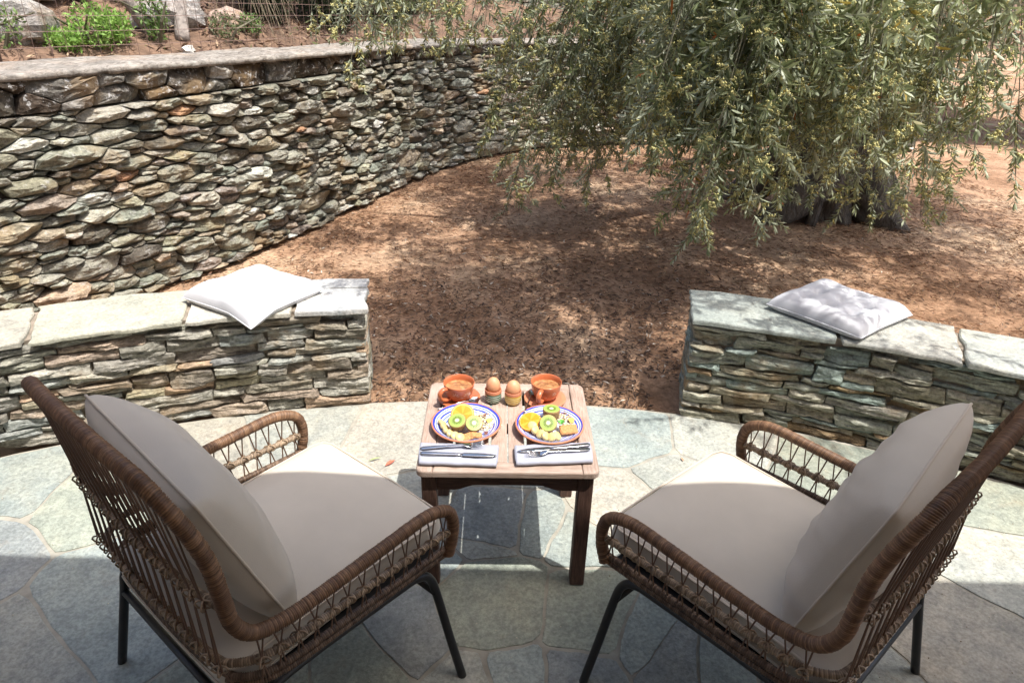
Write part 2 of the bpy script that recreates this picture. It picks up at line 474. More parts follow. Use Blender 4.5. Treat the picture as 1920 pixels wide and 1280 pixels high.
# ------------------------------------------------------------------ ground
def inarc(x, y, r): return x * x + (y + 1.405) ** 2 < r * r
GX, GY = 170, 150
V = []; 
for j in range(GY + 1):
    y = -4 + 15 * (j / GY)
    for i in range(GX + 1):
        x = -9 + 18 * (i / GX)
        z = -.022 + .020 * n3(x * 1.3, y * 1.3, 0) + .012 * n3(x * 5, y * 5, 3)
        z = min(z, -.004)
        if inarc(x, y, 3.99): z = -.06
        V.append((x, y, z))
F = [(j * (GX + 1) + i, j * (GX + 1) + i + 1, (j + 1) * (GX + 1) + i + 1, (j + 1) * (GX + 1) + i) for j in range(GY) for i in range(GX)]
ground = obj('garden_ground', V, F, M_soil, None, True); tag(ground, kind='structure')
obj_far = obj('ground', [(-90, -60, -.12), (90, -60, -.12), (90, 120, -.12), (-90, 120, -.12)], [(0, 1, 2, 3)], M_soil); tag(obj_far, kind='structure')

# patio: mortar bed with flagstones
RP = 3.945
V = [(0, -1.405, .0005)]; n = 128
for k in range(n): a = 2 * math.pi * k / n; r = RP + .012 * n3(math.cos(a) * 9, math.sin(a) * 9, 0); V.append((r * math.cos(a), -1.405 + r * math.sin(a), .0005))
for k in range(n): a = 2 * math.pi * k / n; V.append((RP * math.cos(a), -1.405 + RP * math.sin(a), -.08))
F = [(0, 1 + k, 1 + (k + 1) % n) for k in range(n)] + [(1 + n + k, 1 + n + (k + 1) % n, 1 + (k + 1) % n, 1 + k) for k in range(n)]
patio = obj('patio', V, F, M_mortar); tag(patio, kind='structure')
G = (.32, .345, .29); GB = (.33, .37, .35); SAND = (.44, .415, .355); BL = (.29, .31, .305); GG = (.39, .40, .36)
def CM(f, s=1):
    x = (f[0] - 960) / 1280; y = -(f[1] - 640) / 1280
    xx = x * math.cos(ROLL) - y * math.sin(ROLL); yy = x * math.sin(ROLL) + y * math.cos(ROLL)
    d = r_ * xx + u_ * yy + f_; t = -CAM_H / d.z; return (d.x * t, d.y * t)
sites = [(930, 1129, .17, G), (925, 975, .13, BL), (905, 1020, .06, GG), (1095, 1150, .15, G), (1200, 1190, .10, GB), (962, 1237, .07, GB), (1090, 1240, .08, BL),
         (765, 1180, .12, BL), (690, 1230, .09, G), (877, 1264, .05, GG), (1080, 1010, .08, GB), (1000, 985, .09, GB), (1170, 950, .14, SAND), (1280, 900, .14, GG), (828, 1060, .05, GB),
         (730, 830, .17, SAND), (560, 820, .19, GG), (400, 860, .15, SAND), (760, 940, .12, GG), (1170, 810, .19, GB), (1340, 825, .17, GG),
         (1270, 1235, .1, BL), (1340, 1250, .09, GB), (945, 850, .18, GG)]
S = [(*CM(s[:2]), s[2], s[3]) for s in sites]
rg = random.Random(5)
for _ in range(900):
    x, y = rg.uniform(-3.4, 3.4), rg.uniform(-1.2, 2.6); r = rg.uniform(.14, .23)
    if not inarc(x, y, RP - .03): continue
    if all((x - a) ** 2 + (y - b) ** 2 > ((r + q) * .98) ** 2 for a, b, q, _ in S): S.append((x, y, r, rg.choice([G, GB, SAND, BL, GG, GG, G])))
for (x, y, r, col) in S:
    poly = [(x - .5, y - .5), (x + .5, y - .5), (x + .5, y + .5), (x - .5, y + .5)]
    for (a, b, q, _) in S:
        if (a, b) == (x, y) or (a - x) ** 2 + (b - y) ** 2 > 1.2: continue
        poly = clip(poly, a - x, b - y, ((a * a + b * b - q * q) - (x * x + y * y - r * r)) / 2)
        if len(poly) < 3: break
    if len(poly) < 3: continue
    # keep inside the round edge
    for k in range(-30, 31):
        t = math.radians(90 + k * 2.5); nx, ny = math.cos(t), math.sin(t); poly = clip(poly, nx, ny, (RP - .012) + ny * -1.405)
        if len(poly) < 3: break
    if len(poly) < 3 or abs(area(poly)) < .003: continue
    (cx, cy), B = round_poly(poly, rg.uniform(.004, .013), 34, rg, .008, -1)
    B = [(px + .012 * n3(px * 9, py * 9, 2) + .005 * n3(px * 30, py * 30, 5), py + .012 * n3(px * 9, py * 9, 7) + .005 * n3(px * 30, py * 30, 9)) for px, py in B]
    B = [(px, py) if inarc(px, py, RP - .004) else tuple(((Vector((px, py + 1.405))).normalized() * (RP - .005) + Vector((0, -1.405)))) for px, py in B]
    zt = rg.uniform(.003, .0055); V = []
    for (k, z) in ((1.0, -.008), (1.0, zt - .0012), (.985, zt)):
        V += [(cx + (px - cx) * k, cy + (py - cy) * k, z) for px, py in B]
    V.append((cx, cy, zt)); nB = len(B)
    F = [(l * nB + i, l * nB + (i + 1) % nB, (l + 1) * nB + (i + 1) % nB, (l + 1) * nB + i) for l in (0, 1) for i in range(nB)] + [(2 * nB + i, 2 * nB + (i + 1) % nB, 3 * nB) for i in range(nB)]
    vv = rg.uniform(.88, 1.12)
    link('flagstone', mesh('flagstone', V, F, M_flag, False, np.tile(np.array(col) * vv, (len(V), 1))), patio)

# ------------------------------------------------------------------ garden wall
WP = catmull([(x, y, 0) for x, y in [(-3.9, .2), (-3.3, 1.2), (-2.75, 2.4), (-2.045, 3.752), (-1.738, 4.338), (-1.35, 5.308), (-.945, 6.39), (-.5, 7.235), (.1, 7.85), (1.0, 8.3), (2.2, 8.5), (4, 8.5), (6, 8.3), (8, 7.8)]], 12)
WL = [0]
for a, b in zip(WP, WP[1:]): WL.append(WL[-1] + (b - a).length)
def wpt(s):
    s = min(max(s, 0), WL[-1] - 1e-6); lo = int(np.searchsorted(WL, s)) - 1; lo = max(0, min(lo, len(WP) - 2))
    t = (s - WL[lo]) / (WL[lo + 1] - WL[lo]); p = WP[lo].lerp(WP[lo + 1], t)
    a = (WP[min(lo + 1, len(WP) - 1)] - WP[max(lo - 1, 0)]).normalized(); b = (WP[min(lo + 2, len(WP) - 1)] - WP[lo]).normalized()
    d = a.lerp(b, t).normalized(); return p, Vector((d.y, -d.x, 0))       # normal towards the garden
S0 = WL[3 * 12]     # s at the left frame edge of the photo
def wtop(s):
    return 1.205 - .012 * max(0, min(s - S0, 6)) * 1.6
def wsurf(s, z, d):
    p, nrm = wpt(s); k = z
    return Vector((p.x, p.y, 0)) + nrm * (d - .03 * z) + Vector((0, 0, k))
garden_wall = thing('garden_wall', 'high rubble stone garden wall curving behind the garden, with pale cement top', 'wall', (0, 0, 0))
rg = random.Random(21)
WLEN = min(WL[-1], S0 + 9.5); SA = 0.6
HB = 1.02
cells = power_cells(WLEN - SA, HB, [(.062, 34), (.042, 420), (.028, 4200), (.019, 14000), (.012, 18000)], rg, 3.1)
cells = [[(s + SA, z + .03 * n3(s * .9, z, 5) * (1 if .05 < z < HB - .05 else 0)) for s, z in c] for c in cells]
def kwW(cx, cy, A, rg):
    sz = math.sqrt(A)
    near = cx < S0 + 5.5
    return dict(n=15 if near else 9, depth=.05, base=rg.uniform(-.02, .036), bulge=min(.05, .12 * sz + .014) * rg.uniform(.7, 1.4), gap=.003 + .014 * sz, jag=.010, strata=.011, rough=.06, cuts=4, chai=0 if rg.random() < .75 else -1)
def keyW(cx, cy, A):
    p, _ = wpt(cx); d = math.hypot(p.x, p.y); vis = 1 if S0 - 1.2 < cx < S0 + 4.6 else .15
    return -A / (d * d) * vis
wall_of_stones(garden_wall, cells, wsurf, PAL_W, M_stone, rg, kwW, 300, keyW)
# lichen covered upper course
cells = power_cells(WLEN - SA, .155, [(.085, 400), (.05, 1500), (.03, 1500)], rg, 1.7)
cells = [[(s + SA, z + HB + .003) for s, z in c] for c in cells]
cells = [[(s, min(z, wtop(s) - .025)) for s, z in c] for c in cells]
PALX = [((.20, .185, .175), 4), ((.33, .325, .315), 3), ((.08, .055, .042), 6), ((.12, .10, .085), 4)]
wall_of_stones(garden_wall, cells, wsurf, PALX, M_lich, rg, lambda cx, cy, A, rg: dict(n=14, depth=.06, base=rg.uniform(-.015, .02), bulge=.03, gap=.002, jag=.011, rough=.06, cuts=3, chai=-1),
               70, lambda cx, cy, A: abs(cx - S0 - 1), name='cap_stone')
# earth body behind the stones, darkened to put gap shade into the colour
M_dark = simple('gap_shade_earth', (.05, .038, .028), .95, .35, 25, .5, dist=.01)
V = []; F = []; N = 120
for i in range(N + 1):
    s = SA + (WLEN - SA) * i / N
    for z, d in ((-.1, -.035), (wtop(s) - .03, -.035), (wtop(s) - .03, -.5), (-.1, -.5)): V.append(wsurf(s, z, d))
for i in range(N):
    for k in range(4): F.append((i * 4 + k, (i + 1) * 4 + k, (i + 1) * 4 + (k + 1) % 4, i * 4 + (k + 1) % 4))
obj('core', V, F, M_dark, garden_wall)
def cap_mat():
    m, nt, b = newmat('cement_cap'); v = coords(nt, (1, 1, 1)); n = noise(nt, v, 12, 8, .7, .6); n2 = noise(nt, v, 2.5, 4); n4 = noise(nt, v, 70, 5, .7)
    c = mix(nt, .9, ramp(nt, n2, [(.3, (.23, .20, .165)), (.5, (.31, .285, .25)), (.7, (.30, .23, .17))]), ramp(nt, n, [(.3, (.5, .5, .5)), (.6, (1.25, 1.25, 1.25))]), 'MULTIPLY')
    c = mix(nt, .9, c, ramp(nt, noise(nt, coords(nt, (1, .35, 1), rot=(0, 0, .4)), 38, 6, .75, .8), [(.36, (.35, .31, .28)), (.52, (1, 1, 1)), (.7, (1.3, 1.3, 1.3))]), 'MULTIPLY')
    lk(nt, c, b.inputs['Base Color']); b.inputs['Roughness'].default_value = .9; bump(nt, b, mix(nt, .5, n, n4), .9, .02); return m
M_cap = cap_mat()
V = []; F = []; N = 360; prof = None
for i in range(N + 1):
    s = SA + (WLEN - SA) * i / N; zt = wtop(s)
    e = .05 + .028 * n3(s * 4, 0, 1) + .02 * n3(s * 17, 0, 2)
    pr = [(-.02, zt - .035 + .01 * n3(s * 9, 1, 1)), (e, zt - .03 + .012 * n3(s * 13, 2, 1)), (e + .006, zt - .006), (e - .02, zt + .004)]
    pr += [(d, zt + .008 + .012 * n3(s * 3, d * 6, 3) + .006 * n3(s * 12, d * 20, 5)) for d in (-.06, -.14, -.22, -.30, -.38, -.46)] + [(-.53 + .04 * n3(s * 3, 5, 5), zt - .02), (-.53, zt - .08)]
    for d, z in pr: V.append(wsurf(s, z, d))
m_ = len(pr)
for i in range(N):
    for k in range(m_ - 1): F.append((i * m_ + k, (i + 1) * m_ + k, (i + 1) * m_ + k + 1, i * m_ + k + 1))
obj('coping', V, F, M_cap, garden_wall, True)

# ------------------------------------------------------------------ hillside behind the wall
V = []; F = []; NS, ND = 90, 34
def hill_h(s, d):
    x = max(0, d - .5)
    return 1.10 + .05 * min(1, x * 3) + .42 * x ** 1.15 + (.16 * n3(s * .8, x * .9, 4) + .09 * n3(s * 2.5, x * 2.5, 9) + .03 * n3(s * 9, x * 9, 2)) * min(1, x * 2)
for i in range(NS + 1):
    s = WL[-1] * i / NS
    for j in range(ND + 1):
        d = .5 + 14 * (j / ND) ** 1.7
        q = wsurf(s, 0, -d); V.append((q.x, q.y, hill_h(s, d) - .02))
for i in range(NS):
    for j in range(ND): a = i * (ND + 1) + j; F.append((a, a + ND + 1, a + ND + 2, a + 1))
hill = obj('hillside', V, F, simple('bank_soil', (.17, .105, .068), .95, .45, 9, .8, dist=.03), None, True); tag(hill, kind='structure')
rs0 = np.random.RandomState(77)
def hpos(s, d, dz=0): q = wsurf(s, 0, -d); return Vector((q.x, q.y, hill_h(s, d) + dz))

# rocks on the hillside
def rock(name, c, sz, label, seed, mat=M_stone, col=(.42, .40, .38)):
    V = []; F = []; n, m = 12, 8
    for i in range(m + 1):
        th = math.pi * i / m
        for k in range(n):
            ph = 2 * math.pi * k / n; p = Vector((math.sin(th) * math.cos(ph), math.sin(th) * math.sin(ph), math.cos(th)))
            q = 1 + .35 * n3(p.x * 1.7 + seed, p.y * 1.7, p.z * 1.7) + .12 * n3(p.x * 5, p.y * 5 + seed, p.z * 5)
            V.append((p.x * sz[0] * q, p.y * sz[1] * q, p.z * sz[2] * q))
    for i in range(m):
        for k in range(n): F.append((i * n + k, (i + 1) * n + k, (i + 1) * n + (k + 1) % n, i * n + (k + 1) % n))
    o = obj(name, V, F, mat, None, False, np.tile(np.array(col), (len(V), 1))); o.location = c; o.rotation_euler = (0, 0, seed)
    return tag(o, label, 'rock')
rock('rock', hpos(S0 + .05, .95, .05), (.22, .16, .16), 'pale angular rock on the slope behind the left end of the fence', 1.3, col=(.36, .34, .32))
rock('rock', hpos(S0 + 1.25, 1.0, .02), (.30, .18, .13), 'flat grey rock behind the fence beside the cut stump', 4.3, col=(.36, .34, .33))
rock('rock', hpos(S0 + 1.7, .9, .0), (.14, .12, .08), 'small brownish rock under the dry twigs behind the fence', 7.1, col=(.40, .30, .25))
rock('rock', hpos(S0 + .35, 1.5, .1), (.28, .2, .2), 'whitish boulder between the leaning trunks behind the fence', 9.1, col=(.34, .32, .30))
rock('rock', hpos(S0 + .98, .62, .03), (.05, .04, .035), 'small round white stone lying on the back of the garden wall', 2.1, col=(.7, .68, .64))
rock('rock', hpos(S0 - 1.3, 1.1, .04), (.3, .2, .16), 'grey rock on the slope far left behind the fence', 5.5)

n = 9000; hs = rs0.uniform(.6, WLEN, n); hd = .55 + 1.7 * rs0.rand(n) ** 1.3
HP = np.array([tuple(hpos(a, b, .005)) for a, b in zip(hs, hd)])
HILL = (HP, n)

# ------------------------------------------------------------------ wire fence on the wall
fence = thing('wire_fence', 'rusty square mesh wire fence standing on the back of the stone wall', 'fence', (0, 0, 0))
M_wire = simple('rusty_wire', (.16, .10, .08), .7, .3, 60, .1)
def fpt(s, z): q = wsurf(s, 0, -.56); return Vector((q.x, q.y, wtop(s) - .05 + z))
parts = []; FS0, FS1, FH = SA + .4, WLEN - 2.0, 1.5
def wire(P, r=.0017):
    return tube(P, r, 3, False)
s = FS0
while s < FS1:
    parts.append(wire([fpt(s, 0), fpt(s + .004 * n3(s * 9, 0, 0), FH)])); s += .088
wires_v = join(parts)
parts = []
for k in range(19):
    z = .03 + k * .078
    parts.append(wire([fpt(FS0 + (FS1 - FS0) * i / 90, z + .006 * n3(i * .2, k, 0)) for i in range(91)]))
wires_h = join(parts)
o = link('vertical_wires', mesh('vertical_wires', *wires_v, M_wire), fence); o['kind'] = 'stuff'
o = link('horizontal_wires', mesh('horizontal_wires', *wires_h, M_wire), fence); o['kind'] = 'stuff'
for s in (S0 - 1.7, S0 + .25 + .4 * 0 - .55, S0 + 3.9, S0 + 6.2):
    link('post', mesh('post', *tube([fpt(s, -.1), fpt(s, 1.55)], .016, 8), M_wire, True), fence)

# ------------------------------------------------------------------ leaves
def rot_frames(D, U):
    """D: n,3 directions (leaf long axis), U: approximate normals -> n,3,3 with columns x(width), y(length), z(normal)"""
    D = D / np.linalg.norm(D, axis=1, keepdims=True)
    X = np.cross(D, U); ln = np.linalg.norm(X, axis=1, keepdims=True); X = np.where(ln > 1e-4, X / np.maximum(ln, 1e-6), np.array([1., 0, 0]))
    Z = np.cross(X, D); return np.stack([X, D, Z], axis=2)
LEAF2_V = np.array([(0, 0, 0), (.085, .28, .03), (0, .3, -.01), (-.085, .28, .03), (.095, .62, .02), (0, .62, -.02), (-.095, .62, .02), (0, 1, -.05)])
LEAF2_T = np.array([(0, 1, 2), (0, 2, 3), (1, 4, 2), (2, 4, 5), (2, 5, 3), (3, 5, 6), (5, 4, 7), (5, 7, 6)])
LEAF1_V = np.array([(0, 0, 0), (.12, .45, .02), (-.12, .45, .02), (0, 1, -.03)]); LEAF1_T = np.array([(0, 1, 3), (0, 3, 2)])
def bake(P, M3, size, LV, LT, wid=None):
    n = len(P); L = LV[None] * size[:, None, None]
    if wid is not None: L = L * np.stack([wid, np.ones(n), np.ones(n)], 1)[:, None, :]
    V = np.einsum('nij,nkj->nki', M3, L) + P[:, None, :]
    T = LT[None] + (np.arange(n) * len(LV))[:, None, None]
    return V.reshape(-1, 3), T.reshape(-1, 3)
OCT_V = np.array([(1, 0, 0), (-1, 0, 0), (0, 1, 0), (0, -1, 0), (0, 0, 1), (0, 0, -1)], float)
OCT_T = np.array([(0, 2, 4), (2, 1, 4), (1, 3, 4), (3, 0, 4), (2, 0, 5), (1, 2, 5), (3, 1, 5), (0, 3, 5)])
def unit(v): return v / np.linalg.norm(v)
def sprig_template(rs, L=.24, step=.0185, leaf=.070, flowers=.7):
    """twig in local frame growing along +Y, drooping; returns twig points, leaf arrays, flowers"""
    n = int(L / step); pts = []; p = np.zeros(3); d = np.array([rs.uniform(-.2, .2), 1., rs.uniform(-.1, .2)]); d = unit(d)
    P = []; D = []; U = []; Sz = []; Fl = []
    for i in range(n):
        pts.append(p.copy()); d = unit(d + rs.uniform(-.09, .09, 3)); p = p + d * step
        if i < 2: continue
        ang = (i % 2) * math.pi / 2 + rs.uniform(-.3, .3)
        a = unit(np.cross(d, [0, 0, 1])); b = np.cross(a, d)
        for sg in (1, -1):
            side = a * math.cos(ang) * sg + b * math.sin(ang) * sg
            P.append(p.copy()); D.append(unit(d * rs.uniform(.5, 1.1) + side)); U.append(unit(d + rs.uniform(-.3, .3, 3))); Sz.append(leaf * rs.uniform(.75, 1.25) * (1 - .35 * i / n))
            if rs.rand() < flowers * .5 and 3 < i < n - 2:
                st = unit(side + d * .4)
                for k in range(11): Fl.append(p + st * (.006 + .003 * k) + rs.uniform(-.006, .006, 3))
    for k in range(3):
        P.append(p.copy()); D.append(unit(d + rs.uniform(-.5, .5, 3))); U.append(unit(rs.uniform(-1, 1, 3))); Sz.append(leaf * rs.uniform(.6, .9))
    pts.append(p.copy())
    return dict(pts=np.array(pts), P=np.array(P), D=np.array(D), U=np.array(U), S=np.array(Sz), Fl=np.array(Fl) if Fl else np.zeros((0, 3)))
rs = np.random.RandomState(3)
TPL = [sprig_template(rs) for _ in range(14)]

class Foliage:
    def __init__(s): s.P = []; s.D = []; s.U = []; s.S = []; s.Fl = []; s.tw = []; s.tag = []
    def sprig(s, pos, dirv, scale=1, twig=True, tone=0, flowers=True):
        t = TPL[rs.randint(len(TPL))]; y = unit(np.array(dirv, float)); h = unit(rs.uniform(-1, 1, 3)); x = unit(np.cross(y, h)); z = np.cross(x, y)
        M = np.stack([x, y, z], axis=1); pos = np.array(pos)
        s.P.append(t['P'] @ M.T * scale + pos); d = t['D'] @ M.T; d[:, 2] -= .18; s.D.append(d); s.U.append(t['U'] @ M.T); s.S.append(t['S'] * scale); s.tag.append(np.full(len(t['P']), tone))
        if flowers and len(t['Fl']): s.Fl.append(t['Fl'] @ M.T * scale + pos)
        if twig: s.tw.append(t['pts'] @ M.T * scale + pos)

# bough tips seen in the photograph: image position and distance along the view
def tipw(u, v, Z):
    x = (u - 960) / 1280; y = -(v - 640) / 1280
    xx = x * math.cos(ROLL) - y * math.sin(ROLL); yy = x * math.sin(ROLL) + y * math.cos(ROLL)
    d = r_ * xx + u_ * yy + f_; return np.array(Vector((0, 0, CAM_H)) + d * Z)
tips = [(u, v, 4.1) for u, v in [(585, 38), (625, 62), (652, 140), (700, 78), (735, 95), (765, 66), (800, 78), (832, 104), (856, 70), (885, 52), (905, 60), (690, 40), (780, 40), (650, 40), (730, 45), (840, 40), (880, 80), (720, 10), (820, 10), (660, 5)]]
tips += [(u, v, 4.9) for u, v in [(925, 190), (908, 290), (935, 330), (922, 250), (950, 405), (965, 345), (988, 372), (1000, 320), (1030, 362), (1060, 320), (1088, 378), (1105, 335), (1130, 322), (1150, 290), (1170, 240), (1040, 260), (1000, 250), (1080, 280), (1120, 250), (960, 180), (1010, 190), (1060, 200), (1110, 190), (1150, 180), (940, 120), (985, 110), (1130, 120), (1090, 120), (1040, 130), (1060, 300), (1020, 300), (1100, 300), (1080, 240), (1175, 200), (1045, 330), (1120, 290)]]
tips += [(u, v, 3.5) for u, v in [(1215, 235), (1240, 285), (1200, 275), (1262, 325), (1290, 450), (1302, 395), (1330, 325), (1352, 370), (1385, 335), (1402, 400), (1440, 400), (1460, 300), (1500, 250), (1552, 330), (1590, 300), (1340, 290), (1420, 250), (1500, 340), (1280, 240), (1560, 230), (1300, 200), (1380, 210), (1460, 200), (1540, 180), (1600, 220), (1320, 420), (1270, 400), (1300, 440), (1385, 380), (1420, 405), (1250, 200), (1360, 300), (1230, 180), (1400, 300),
                                  (1640, 300), (1700, 340), (1760, 260), (1820, 320), (1880, 250), (1680, 200), (1750, 180), (1850, 170), (1905, 330)]]
for _ in range(38): tips.append((rs.uniform(1080, 1950), rs.uniform(10, 210), rs.uniform(3.3, 5.2)))
for _ in range(34): tips.append((rs.uniform(1180, 1700), rs.uniform(120, 270), rs.uniform(3.3, 4.6)))
for _ in range(14): tips.append((rs.uniform(1170, 1950), rs.uniform(10, 190), rs.uniform(5.5, 7.2)))
for _ in range(12): tips.append((rs.uniform(1000, 1175), rs.uniform(150, 350), rs.uniform(4.5, 5.4)))
for _ in range(18): tips.append((rs.uniform(1210, 1600), rs.uniform(200, 330), rs.uniform(3.3, 4.8)))
for _ in range(16): tips.append((rs.uniform(1480, 1780), rs.uniform(300, 415), rs.uniform(3.9, 5.0)))
fol = Foliage(); bough_paths = []
TR = np.array([2.75, 5.75, 0])
for (u, v, Z) in tips:
    tip = tipw(u + rs.uniform(-5, 5), v + rs.uniform(-5, 5), Z * rs.uniform(.95, 1.05))
    top = np.array([0, 0, 0.]); to = unit((TR - tip) * np.array([1, 1, 0])); rise = 2.15 - tip[2]
    top = tip + to * (.15 + .35 * rise) + np.array([rs.uniform(-.15, .15), rs.uniform(-.1, .1), rise + rs.uniform(0, .2)])
    mid = (tip + top) / 2 + np.array([rs.uniform(-.06, .06), rs.uniform(-.06, .06), .05]) - to * .08
    path = [top * (1 - t) ** 2 + mid * 2 * t * (1 - t) + tip * t * t for t in np.linspace(0, 1, 12)]
    bough_paths.append(path)
    Lb = np.linalg.norm(top - tip); nsp = max(3, int(Lb / .082))
    for k in range(nsp):
        t = (k + .5) / nsp
        q = top * (1 - t) ** 2 + mid * 2 * t * (1 - t) + tip * t * t; tg = unit(tip - mid) if t > .5 else unit(mid - top)
        if q[2] > 1.8 and rs.rand() < .9: continue
        side = rs.uniform(-1, 1, 3); side[2] = side[2] * .4
        sprl = (1.22 if u > 1180 and Z < 5 else 1) * (.75 + .5 * rs.rand()) * (.55 + .45 * min(1, (1 - t) * 2.2 + .15))
        fol.sprig(q, unit(tg * .7 + unit(side) * .9 + np.array([0, 0, -.1])), sprl, True, 0, rs.rand() < .75)
    fol.sprig(path[-2], unit(path[-1] - path[-2]), .7)
NVIS = sum(len(p) for p in fol.P)

# upper canopy, out of the frame: it gives the dappled shade
sv = np.array(SUNV); shx, shy = -sv[0] / sv[2], -sv[1] / sv[2]
def shade_density(x, y):
    d = 0
    def blob(cx, cy, rx, ry, a): return a * math.exp(-(((x - cx) / rx) ** 2 + ((y - cy) / ry) ** 2) ** 1.5)
    d += blob(-.15, 3.3, .6, .6, 4.0) + blob(.55, 3.3, .5, .5, 3.0) + blob(-.1, 3.9, .55, .3, 1.0) + blob(.1, 2.85, .6, .22, 4.0) + blob(.85, 2.85, .4, .25, 4.0) + blob(-.45, 4.35, .65, .25, .9)
    d += blob(1.5, 4.9, 1.4, .3, .45) + blob(2.6, 5.9, 1.3, 1.2, 1.8) + blob(1.1, 5.9, 1.0, .3, .5) + blob(0.1, 5.0, .7, .2, .7)
    d += blob(1.35, 3.2, .5, .35, .25) + blob(-.25, 6.6, .75, .9, 1.5) + blob(1.0, 7.0, 1.2, .5, .5) + blob(3.2, 4.4, 1.0, .8, .3) + blob(1.1, 2.5, .4, .18, .55)
    d *= .55 + .9 * n3(x * 1.7, y * 2.2, 3.3) + .8 * n3(x * 5, y * 6, 1.1) + .35
    return max(0, d)
can = Foliage(); cnt = 0
for _ in range(40000):
    x, y = rs.uniform(-1.6, 4.6), rs.uniform(2.3, 8.0)
    if rs.rand() * 2.6 > shade_density(x, y): continue
    if y < 2.85 and x < .8: continue
    z = rs.uniform(2.15, 3.7); px, py = x - shx * z, y - shy * z
    if z < 2.25 and py > 3.0: continue
    qx, qy = px + shx * (z - 1.3), py + shy * (z - 1.3)
    if .5 < qx < 2.1 and 2.8 < qy < 3.9 and rs.rand() < .85: continue
    if .9 < qx < 3.0 and 3.9 <= qy < 5.0 and rs.rand() < .5: continue
    qx, qy = px + shx * (z - .5), py + shy * (z - .5)
    if .9 < qx < 1.8 and 2.1 < qy < 2.95 and rs.rand() < .6: continue
    can.sprig((px, py, z), (rs.uniform(-1, 1), rs.uniform(-1, 1), rs.uniform(-.7, .3)), 1.25, rs.rand() < .3, 1, False); cnt += 1
    if cnt > 4200: break
print('canopy sprigs', cnt, 'visible leaves', NVIS)

tree = thing('olive_tree', 'large gnarled olive tree in blossom whose leafy boughs hang over the garden from the right', 'tree', (0, 0, 0))
def leaf_cols(n, tone):
    t = rs.rand(n); a = np.array([.12, .155, .06]); b = np.array([.42, .46, .25]); c = a + (b - a) * t[:, None]
    y = rs.rand(n) < .03; c[y] = np.array([.45, .34, .08]); o = rs.rand(n) < .006; c[o] = np.array([.5, .16, .04]); return c
P = np.concatenate(fol.P); D = np.concatenate(fol.D); U = np.concatenate(fol.U); Sz = np.concatenate(fol.S)
M3 = rot_frames(D, U); wd = rs.uniform(.85, 1.25, len(P)); cl = leaf_cols(len(P), 0)
camp = np.array([0, 0, CAM_H]); rel = P - camp; zc = rel @ np.array(f_); xc = (rel @ np.array(rr)) / zc; yc = (rel @ np.array(uu)) / zc
vis = (np.abs(xc) < .5) & (np.abs(yc) < .5) & (zc > .3)
order = np.argsort(np.where(vis, zc, 99)); near = order[:300]; rest = order[300:]
V, T = bake(P[rest], M3[rest], Sz[rest], LEAF2_V, LEAF2_T, wd[rest])
o = link('foliage', tri_mesh('foliage', V, T, [M_leaf], col=np.repeat(cl[rest], len(LEAF2_V), 0)), tree); o['kind'] = 'stuff'
lm = [mesh('leaf', LEAF2_V, LEAF2_T, M_leaf, False, np.tile(c, (len(LEAF2_V), 1))) for c in (np.array([.12, .145, .06]), np.array([.17, .20, .095]), np.array([.25, .28, .15]))]
for i in near:
    m4 = Matrix.Identity(4)
    for a in range(3):
        for b in range(3): m4[a][b] = M3[i][a][b] * Sz[i] * (wd[i] if b == 0 else 1)
        m4[a][3] = P[i][a]
    link('leaf', lm[rs.randint(3)], tree, m4)
Fl = np.concatenate(fol.Fl); n = len(Fl)
V, T = bake(Fl, np.tile(np.eye(3), (n, 1, 1)), rs.uniform(.0034, .0062, n), OCT_V, OCT_T)
o = link('blossom', tri_mesh('blossom', V, T, [M_flower], col=np.repeat(np.array([.72, .66, .30]) * rs.uniform(.75, 1.2, (n, 1)), 6, 0)), tree); o['kind'] = 'stuff'
P = np.concatenate(can.P); D = np.concatenate(can.D); U = np.concatenate(can.U); Sz = np.concatenate(can.S)
V, T = bake(P, rot_frames(D, U), Sz * 1.15, LEAF1_V, LEAF1_T)
o = link('upper_crown', tri_mesh('upper_crown', V, T, [M_leaf], col=np.repeat(leaf_cols(len(P), 1), 4, 0)), tree); o['kind'] = 'stuff'
# twigs, boughs
parts = [tube([Vector(q) for q in t[::3]], .0014, 3, False) for t in fol.tw]
for p in bough_paths: parts.append(tube([Vector(q) for q in p], [.0045 - .003 * k / 11 for k in range(12)], 5, False))
o = link('twigs', mesh('twigs', *join(parts), M_twig), tree); o['kind'] = 'stuff'

def gnarl(P, R0, n=18, seed=0, amp=.28):
    P = resample(catmull(P, 8), .06); m = len(P)
    def rad(i):
        t = i / (m - 1) * (len(R0) - 1); k = min(int(t), len(R0) - 2); return R0[k] + (R0[k + 1] - R0[k]) * (t - k)
    def rj(i, k):
        a = 2 * math.pi * k / n; return 1 + amp * n3(math.cos(a) * 1.6 + seed, math.sin(a) * 1.6, i * .09) + amp * .5 * n3(math.cos(a) * 5, math.sin(a) * 5 + seed, i * .2) + amp * .22 * math.sin(9 * a + 2.5 * n3(0, seed, i * .12) * 3)
    return tube(P, rad, n, True, rj)
parts = [gnarl([(2.75, 5.75, -.1), (2.72, 5.75, .35), (2.66, 5.8, .9), (2.62, 5.85, 1.5), (2.4, 5.7, 2.1)], [.44, .31, .25, .23, .2, .15], 40, 1, .6),
         gnarl([(2.66, 5.75, .75), (2.35, 5.85, .42), (2.1, 6.0, .12), (1.85, 6.1, -.08)], [.22, .2, .15, .08], 16, 3, .4),
         gnarl([(2.7, 5.6, .5), (2.3, 5.45, .2), (2.0, 5.4, -.05)], [.24, .17, .08], 14, 5, .35),
         gnarl([(2.75, 5.6, .30), (2.95, 5.4, .06), (3.1, 5.25, -.08)], [.22, .15, .07], 20, 6, .5)]
V, F = join(parts); link('trunk', mesh('trunk', V, F, M_bark, True), tree)
